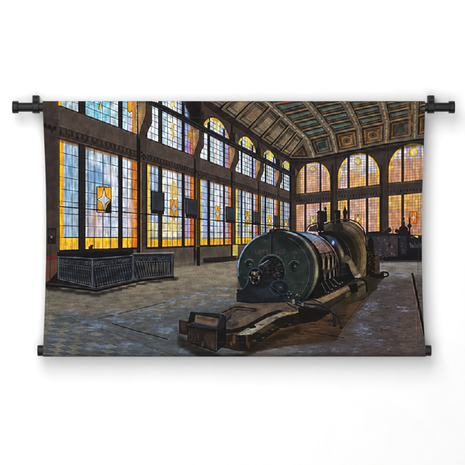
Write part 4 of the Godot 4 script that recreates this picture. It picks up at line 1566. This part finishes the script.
func cast_text(s: String, x: float, y: float) -> void:
	# letters cast in the drum, worn to bare rust on their edges
	var glyph := {
		"U": [[0, 0, 0, 3, 0.6, 4, 1.6, 4, 2.2, 3, 2.2, 0]],
		"O": [[0.6, 0, 0, 1, 0, 3, 0.6, 4, 1.6, 4, 2.2, 3, 2.2, 1, 1.6, 0, 0.6, 0]],
		"S": [[2.1, 0.5, 1.5, 0, 0.5, 0, 0.1, 0.8, 0.4, 1.7, 1.8, 2.2, 2.2, 3.1, 1.7, 4, 0.6, 4, 0, 3.4]],
		"6": [[2.0, 0.2, 0.8, 0.4, 0.1, 1.8, 0, 3, 0.6, 4, 1.6, 4, 2.2, 3, 1.6, 2, 0.4, 2.1]],
		"5": [[2.1, 0, 0.3, 0, 0.2, 1.8, 1.4, 1.6, 2.2, 2.6, 1.7, 3.9, 0.6, 4, 0, 3.4]]}
	for i in s.length():
		for l in glyph[s[i]]:
			var a: Array = []
			var b: Array = []
			for k in range(0, l.size(), 2):
				a.append(x + i * 3.5 + l[k]); a.append(y + l[k + 1] + i * 0.05)
				b.append(x + i * 3.5 + l[k] + 0.35); b.append(y + l[k + 1] + 0.4 + i * 0.05)
			stroke(b, 0.8, "#14191a", 3)
			stroke(a, 0.6, "#4e4239", 3)

# --- foundation frame, floor box, hoses
func print_base() -> void:
	# brown boards beside the frame
	soft([262, 333, 300, 312, 345, 296, 372, 280, 384, 278, 344, 330, 338, 341, 300, 345, 250, 353, 232, 350], "#35271c", 0.97, 1.6)
	soft([268, 332, 300, 318, 338, 312, 340, 330, 300, 342, 262, 346], "#4a3422", 0.7, 4)
	soft([350, 296, 378, 280, 362, 304, 344, 324], "#4d3826", 0.7, 3)
	stroke([337, 341, 344, 328, 378, 283], 0.7, "#54463a", 4)
	for i in 40:
		var t := rng.randf()
		var p := Vector2(lerpf(262, 345, t), lerpf(340, 316, t) + rng.randf_range(-8, 10))
		blob(p.x, p.y, rng.randf_range(2, 8), 0.6, ["#2a1a10", "#6d4a2a", "#1f140d"][i % 3], 0.5, 0.6)
	stroke([304, 331, 322, 334, 344, 338], 0.7, "#1c120c", 0)
	# long girder running back
	poly([288, 303, 316, 299, 340, 288, 352, 281, 366, 276, 377, 278, 378, 288, 364, 300, 352, 303, 330, 312, 312, 318, 290, 322, 280, 316], "#2a231a", 3)
	poly([300, 303, 322, 298, 345, 286.4, 360, 281, 366, 282, 350, 290, 330, 300, 312, 308], "#584939", 3)
	soft([316, 300, 340, 290, 352, 286, 340, 295, 322, 304], "#a5875e", 0.6, 1.2)
	poly([330, 308, 354, 294, 362, 286, 368, 286, 368, 296, 350, 303, 334, 312], "#332b1f", 3)
	soft([356, 290, 366, 285, 366, 292, 358, 298], "#5e5236", 0.6, 1.4)
	stroke([328, 308, 352, 292, 362, 284], 0.7, "#1c150e", 3)
	poly([348, 285, 357, 283, 358.4, 291.8, 352, 293.6], "#0e0c0b", 3)
	soft([347, 293, 352, 292, 349, 297, 345, 298], "#85732a", 0.5, 0.8)
	stroke([345, 279.2, 356, 278.4, 363, 279.2, 366.4, 283, 367, 292], 1.5, "#0d0c0c", 3)
	# frame: top plate, panel, dark skirt
	poly([206, 318, 236, 304, 290, 302, 300, 304, 302, 310, 284, 313, 262, 324, 236, 335, 214, 340, 206, 334], "#4c4138", 3)
	poly([236, 303.6, 262, 305.6, 291, 302.4, 292, 305.6, 280, 309, 262, 309, 236, 307], "#5c4e40", 3)
	poly([221.6, 315.6, 237, 307.6, 262, 309.4, 248, 321.6, 233, 327.6, 224, 326.4], "#3f3832", 3)
	stroke([226, 321.6, 236.6, 309.4, 257, 311.2], 0.9, "#15110f", 3)
	stroke([257, 311.2, 245, 320.4, 232, 325.6], 0.7, "#211a16", 3)
	stroke([210, 316.6, 220, 313.8, 234.6, 307.2, 238, 306.8, 256, 309.0], 1.1, "#15110f", 3)
	soft([232, 312, 252, 311, 244, 320, 230, 323], "#5a5048", 0.8, 1.5)
	for i in 16:
		blob(rng.randf_range(226, 254), rng.randf_range(310, 324), 1.4, 0.6, ["#7a6a58", "#2d2723"][i % 2], 0.5, 0.5)
	soft([238, 320, 262, 309, 280, 308, 258, 318, 240, 328], "#6b5a4a", 0.75, 1.2)
	poly([213, 329, 232, 329.4, 246, 325.6, 266, 314, 280, 309.6, 283, 311, 268, 317, 248, 329.6, 232, 333.6, 214, 334], "#17120f", 3)
	# pale worn top of the rail
	poly([238, 334, 246, 328.8, 268, 317.4, 284, 311.8, 300, 311.4, 288, 314, 276, 319, 252, 334.4, 240, 337], "#7d7466", 3)
	soft([240, 334, 250, 329, 262, 324, 252, 333, 242, 336], "#b2aa9e", 0.7, 1.0)
	soft([272, 316, 300, 311, 304, 312, 284, 316], "#b98a4e", 0.7, 1.0)
	for i in 26:
		var t := rng.randf()
		blob(lerpf(242, 292, t) + rng.randf_range(-2, 2), lerpf(334, 312.6, pow(t, 0.8)) + rng.randf_range(-2, 2), rng.randf_range(0.6, 2.2), 0.5, ["#3a332b", "#4f463b", "#8d857a"][i % 3], 0.6, 0.5)
	poly([248.4, 327.6, 250, 322.8, 254, 321.4, 254.6, 325.6, 256.4, 327.4, 251, 328.8], "#14100d", 3)
	# dark side of the frame with peeled yellow paint
	poly([238, 335.4, 252, 334.4, 278, 318.4, 300, 312.4, 312, 314, 312, 322, 296, 325, 280, 329, 268, 337, 250, 350.6, 240, 351.6, 226, 347, 214, 340, 232, 333.8], "#16130f", 3)
	poly([212, 335, 238, 335.6, 240, 351.6, 214, 346], "#221a12", 3)
	for q in [[247, 341, 0.9, 6.0], [249, 346, 0.9, 4.0], [234, 339.4, 2.2, 4.6], [246.4, 335.4, 1.2, 1.6], [231, 344, 1.2, 2.6]]:
		blob(q[0], q[1], q[2] * 0.8, q[3], "#725526", 0.6, 1.0)
	for i in 9:
		var t := i / 8.0
		blob(lerpf(254, 290, t) + rng.randf_range(-1, 1), lerpf(341, 322, t) + rng.randf_range(-3, 3), 2.0, 0.7, ["#634c28", "#3c2f20"][i % 2], 0.6, 0.8)
	soft([256, 332, 270, 323, 276, 325, 262, 334], "#5e4828", 0.55, 1.4)
	soft([242, 352, 268, 338, 284, 330, 300, 326, 300, 332, 268, 346, 250, 356], "#1e140d", 0.7, 2.5)
	# cables and hoses
	for q in [
		[[270, 286, 278, 292, 286, 300, 300, 303, 320, 305, 330, 309, 334, 315, 334.6, 325], 1.9],
		[[288, 300, 300, 306, 318, 310, 332, 312, 339, 317, 341.4, 327.4], 1.9],
		[[296, 296, 306, 298.6, 316, 300.4, 322, 303], 1.0],
		[[282, 297, 288, 304, 297, 309], 1.3]]:
		stroke(q[0], q[1], "#0d0e11", 3)
		var hl: Array = []
		for k in range(0, q[0].size(), 2):
			hl.append(q[0][k] + 0.1); hl.append(q[0][k + 1] - q[1] * 0.28)
		stroke(hl, q[1] * 0.22, "#464f5c", 3)
	for q in [[334.4, 326], [341.2, 328]]:
		ell(q[0], q[1], 1.6, 1.0, "#0b0a0a", 3)
	for q in [[293.4, 301.6], [302.4, 305.4], [307, 313]]:
		poly([q[0] - 1.2, q[1] - 2.2, q[0] + 1.2, q[1] - 2.4, q[0] + 1.6, q[1] + 2.4, q[0] - 1.0, q[1] + 2.6], "#6d6a66", 3)
	poly([298, 308, 318, 309, 330, 313, 316, 322, 300, 322], "#120f0d", 3)
	stroke([300, 306.6, 318, 310, 332, 312], 1.7, "#101114", 3)
	# iron box on the floor, nearest corner
	soft([178, 334, 190, 342, 222, 356, 250, 354, 244, 362, 205, 362, 178, 346], "#1a1511", 0.8, 3)
	poly([179, 320, 188, 321.4, 188, 335.4, 179, 333.6], "#221c19", 3)
	soft([181, 323, 186, 323, 186, 332, 181, 331], "#43342a", 0.6, 1.2)
	poly([187.2, 325, 190.6, 311.4, 222.6, 313, 226, 316.4, 226, 342, 216, 352, 187.2, 341.6], "#161413", 3)
	poly([194.2, 321.8, 195.8, 314.8, 218.8, 318.6, 216.8, 326.6], "#665040", 3)
	soft([197, 316, 216, 320, 215, 323, 197, 319], "#4c3a30", 0.8, 0.8)
	soft([203, 321, 213, 323, 212, 326, 202, 324], "#725642", 0.7, 0.8)
	poly([187.2, 324.4, 194.6, 322, 216, 326.8, 217.6, 329.4, 187.4, 325.8], "#25262b", 3)
	stroke([187.4, 324.6, 195, 322.4, 216, 327.2], 0.5, "#50555f", 3)
	stroke([190.6, 311.4, 206, 312.4, 222.4, 313.6, 225, 315.6], 1.0, "#454a55", 3)
	poly([190.8, 312.2, 222, 314.4, 219.6, 317.6, 195.8, 314.0], "#1b1d22", 3)
	poly([218.8, 318.6, 221.4, 315, 226, 316.4, 224, 329, 217.6, 331, 216.8, 326.6], "#191a1e", 3)
	stroke([221, 315.4, 216.6, 328.6], 0.6, "#3c404a", 3)
	poly([188, 328, 216.6, 332.4, 216, 351, 188, 341], "#211c19", 3)
	for i in 26:
		var x := rng.randf_range(189, 215)
		blob(x, 335 + rng.randf_range(-4, 8) + (x - 188) * 0.2, 0.7, rng.randf_range(1.0, 4.0), ["#3f332a", "#120e0c", "#4d3a2d", "#322c28"][i % 4], 0.6, 0.6)
	soft([206, 333, 215, 334, 215, 348, 207, 346], "#4c362a", 0.5, 1.5)
	stroke([216.8, 331, 216.4, 351], 0.7, "#3f3d40", 3)
	poly([217, 331, 226, 327, 226, 342, 216.6, 351.6], "#120f0f", 3)
	stroke([187.4, 341.8, 216.2, 351.8, 226, 343], 1.0, "#080706", 3)

# --- grain of the photograph and dirt in the print, by what is drawn
func tile_noise(w: int, h: int, fw: int, fh: int, freq: float, oct: int, seed_: int) -> PackedByteArray:
	var f := FastNoiseLite.new()
	f.noise_type = FastNoiseLite.TYPE_SIMPLEX_SMOOTH
	f.frequency = freq
	f.fractal_octaves = oct
	f.seed = seed_
	var im := f.get_image(fw, fh)
	im.resize(w, h, Image.INTERPOLATE_CUBIC)
	im.convert(Image.FORMAT_L8)
	return im.get_data()

func weather() -> void:
	var w := img.get_width()
	var h := img.get_height()
	# the printed photograph is a little soft
	img.resize(int(w * 0.42), int(h * 0.42), Image.INTERPOLATE_LANCZOS)
	img.resize(w, h, Image.INTERPOLATE_CUBIC)
	var sm := img.duplicate() as Image
	sm.resize(w / 9, h / 9, Image.INTERPOLATE_BILINEAR)
	sm.resize(w, h, Image.INTERPOLATE_CUBIC)
	var bl := sm.get_data()
	var fine := tile_noise(w, h, w / 2, h / 2, 0.30, 2, 5)
	var mid := tile_noise(w, h, w / 4, h / 4, 0.09, 4, 6)
	var streak := tile_noise(w, h, w / 2, h / 12, 0.16, 3, 7)
	var flat := tile_noise(w, h, w / 10, h / 2, 0.14, 4, 8)
	var warm := tile_noise(w, h, w / 4, h / 4, 0.05, 3, 9)
	#        fine  mid   vertical  flat  warm
	var amp := [[0.06, 0.05, 0.0, 0.0, 0.03], [0.06, 0.06, 0.20, 0.0, 0.04], [0.15, 0.15, 0.08, 0.0, 0.04], [0.14, 0.18, 0.0, 0.0, 0.04], [0.16, 0.08, 0.0, 0.17, 0.02], [0.24, 0.24, 0.0, 0.0, 0.06]]
	var gain := PackedFloat32Array([0.95, 0.92, 0.95, 0.88, 0.93, 1.0])
	var px := img.get_data()
	var mb := mat.get_data()
	var a0 := PackedFloat32Array()
	for row in amp:
		for v in row:
			a0.append(v / 127.5)
	for i in w * h:
		var m := mb[i] * 5
		var wv := (warm[i] - 127.5) * a0[m + 4]
		var g := gain[mb[i]] + (fine[i] - 127.5) * a0[m] + (mid[i] - 127.5) * a0[m + 1] + (streak[i] - 127.5) * a0[m + 2] + (flat[i] - 127.5) * a0[m + 3]
		var k := i * 4
		px[k] = clampi(int((px[k] * 1.45 - bl[k] * 0.45) * g * (1.0 + wv)), 0, 255)
		px[k + 1] = clampi(int((px[k + 1] * 1.45 - bl[k + 1] * 0.45) * g), 0, 255)
		px[k + 2] = clampi(int((px[k + 2] * 1.45 - bl[k + 2] * 0.45) * g * (1.0 - wv)), 0, 255)
	img = Image.create_from_data(w, h, false, Image.FORMAT_RGBA8, px)
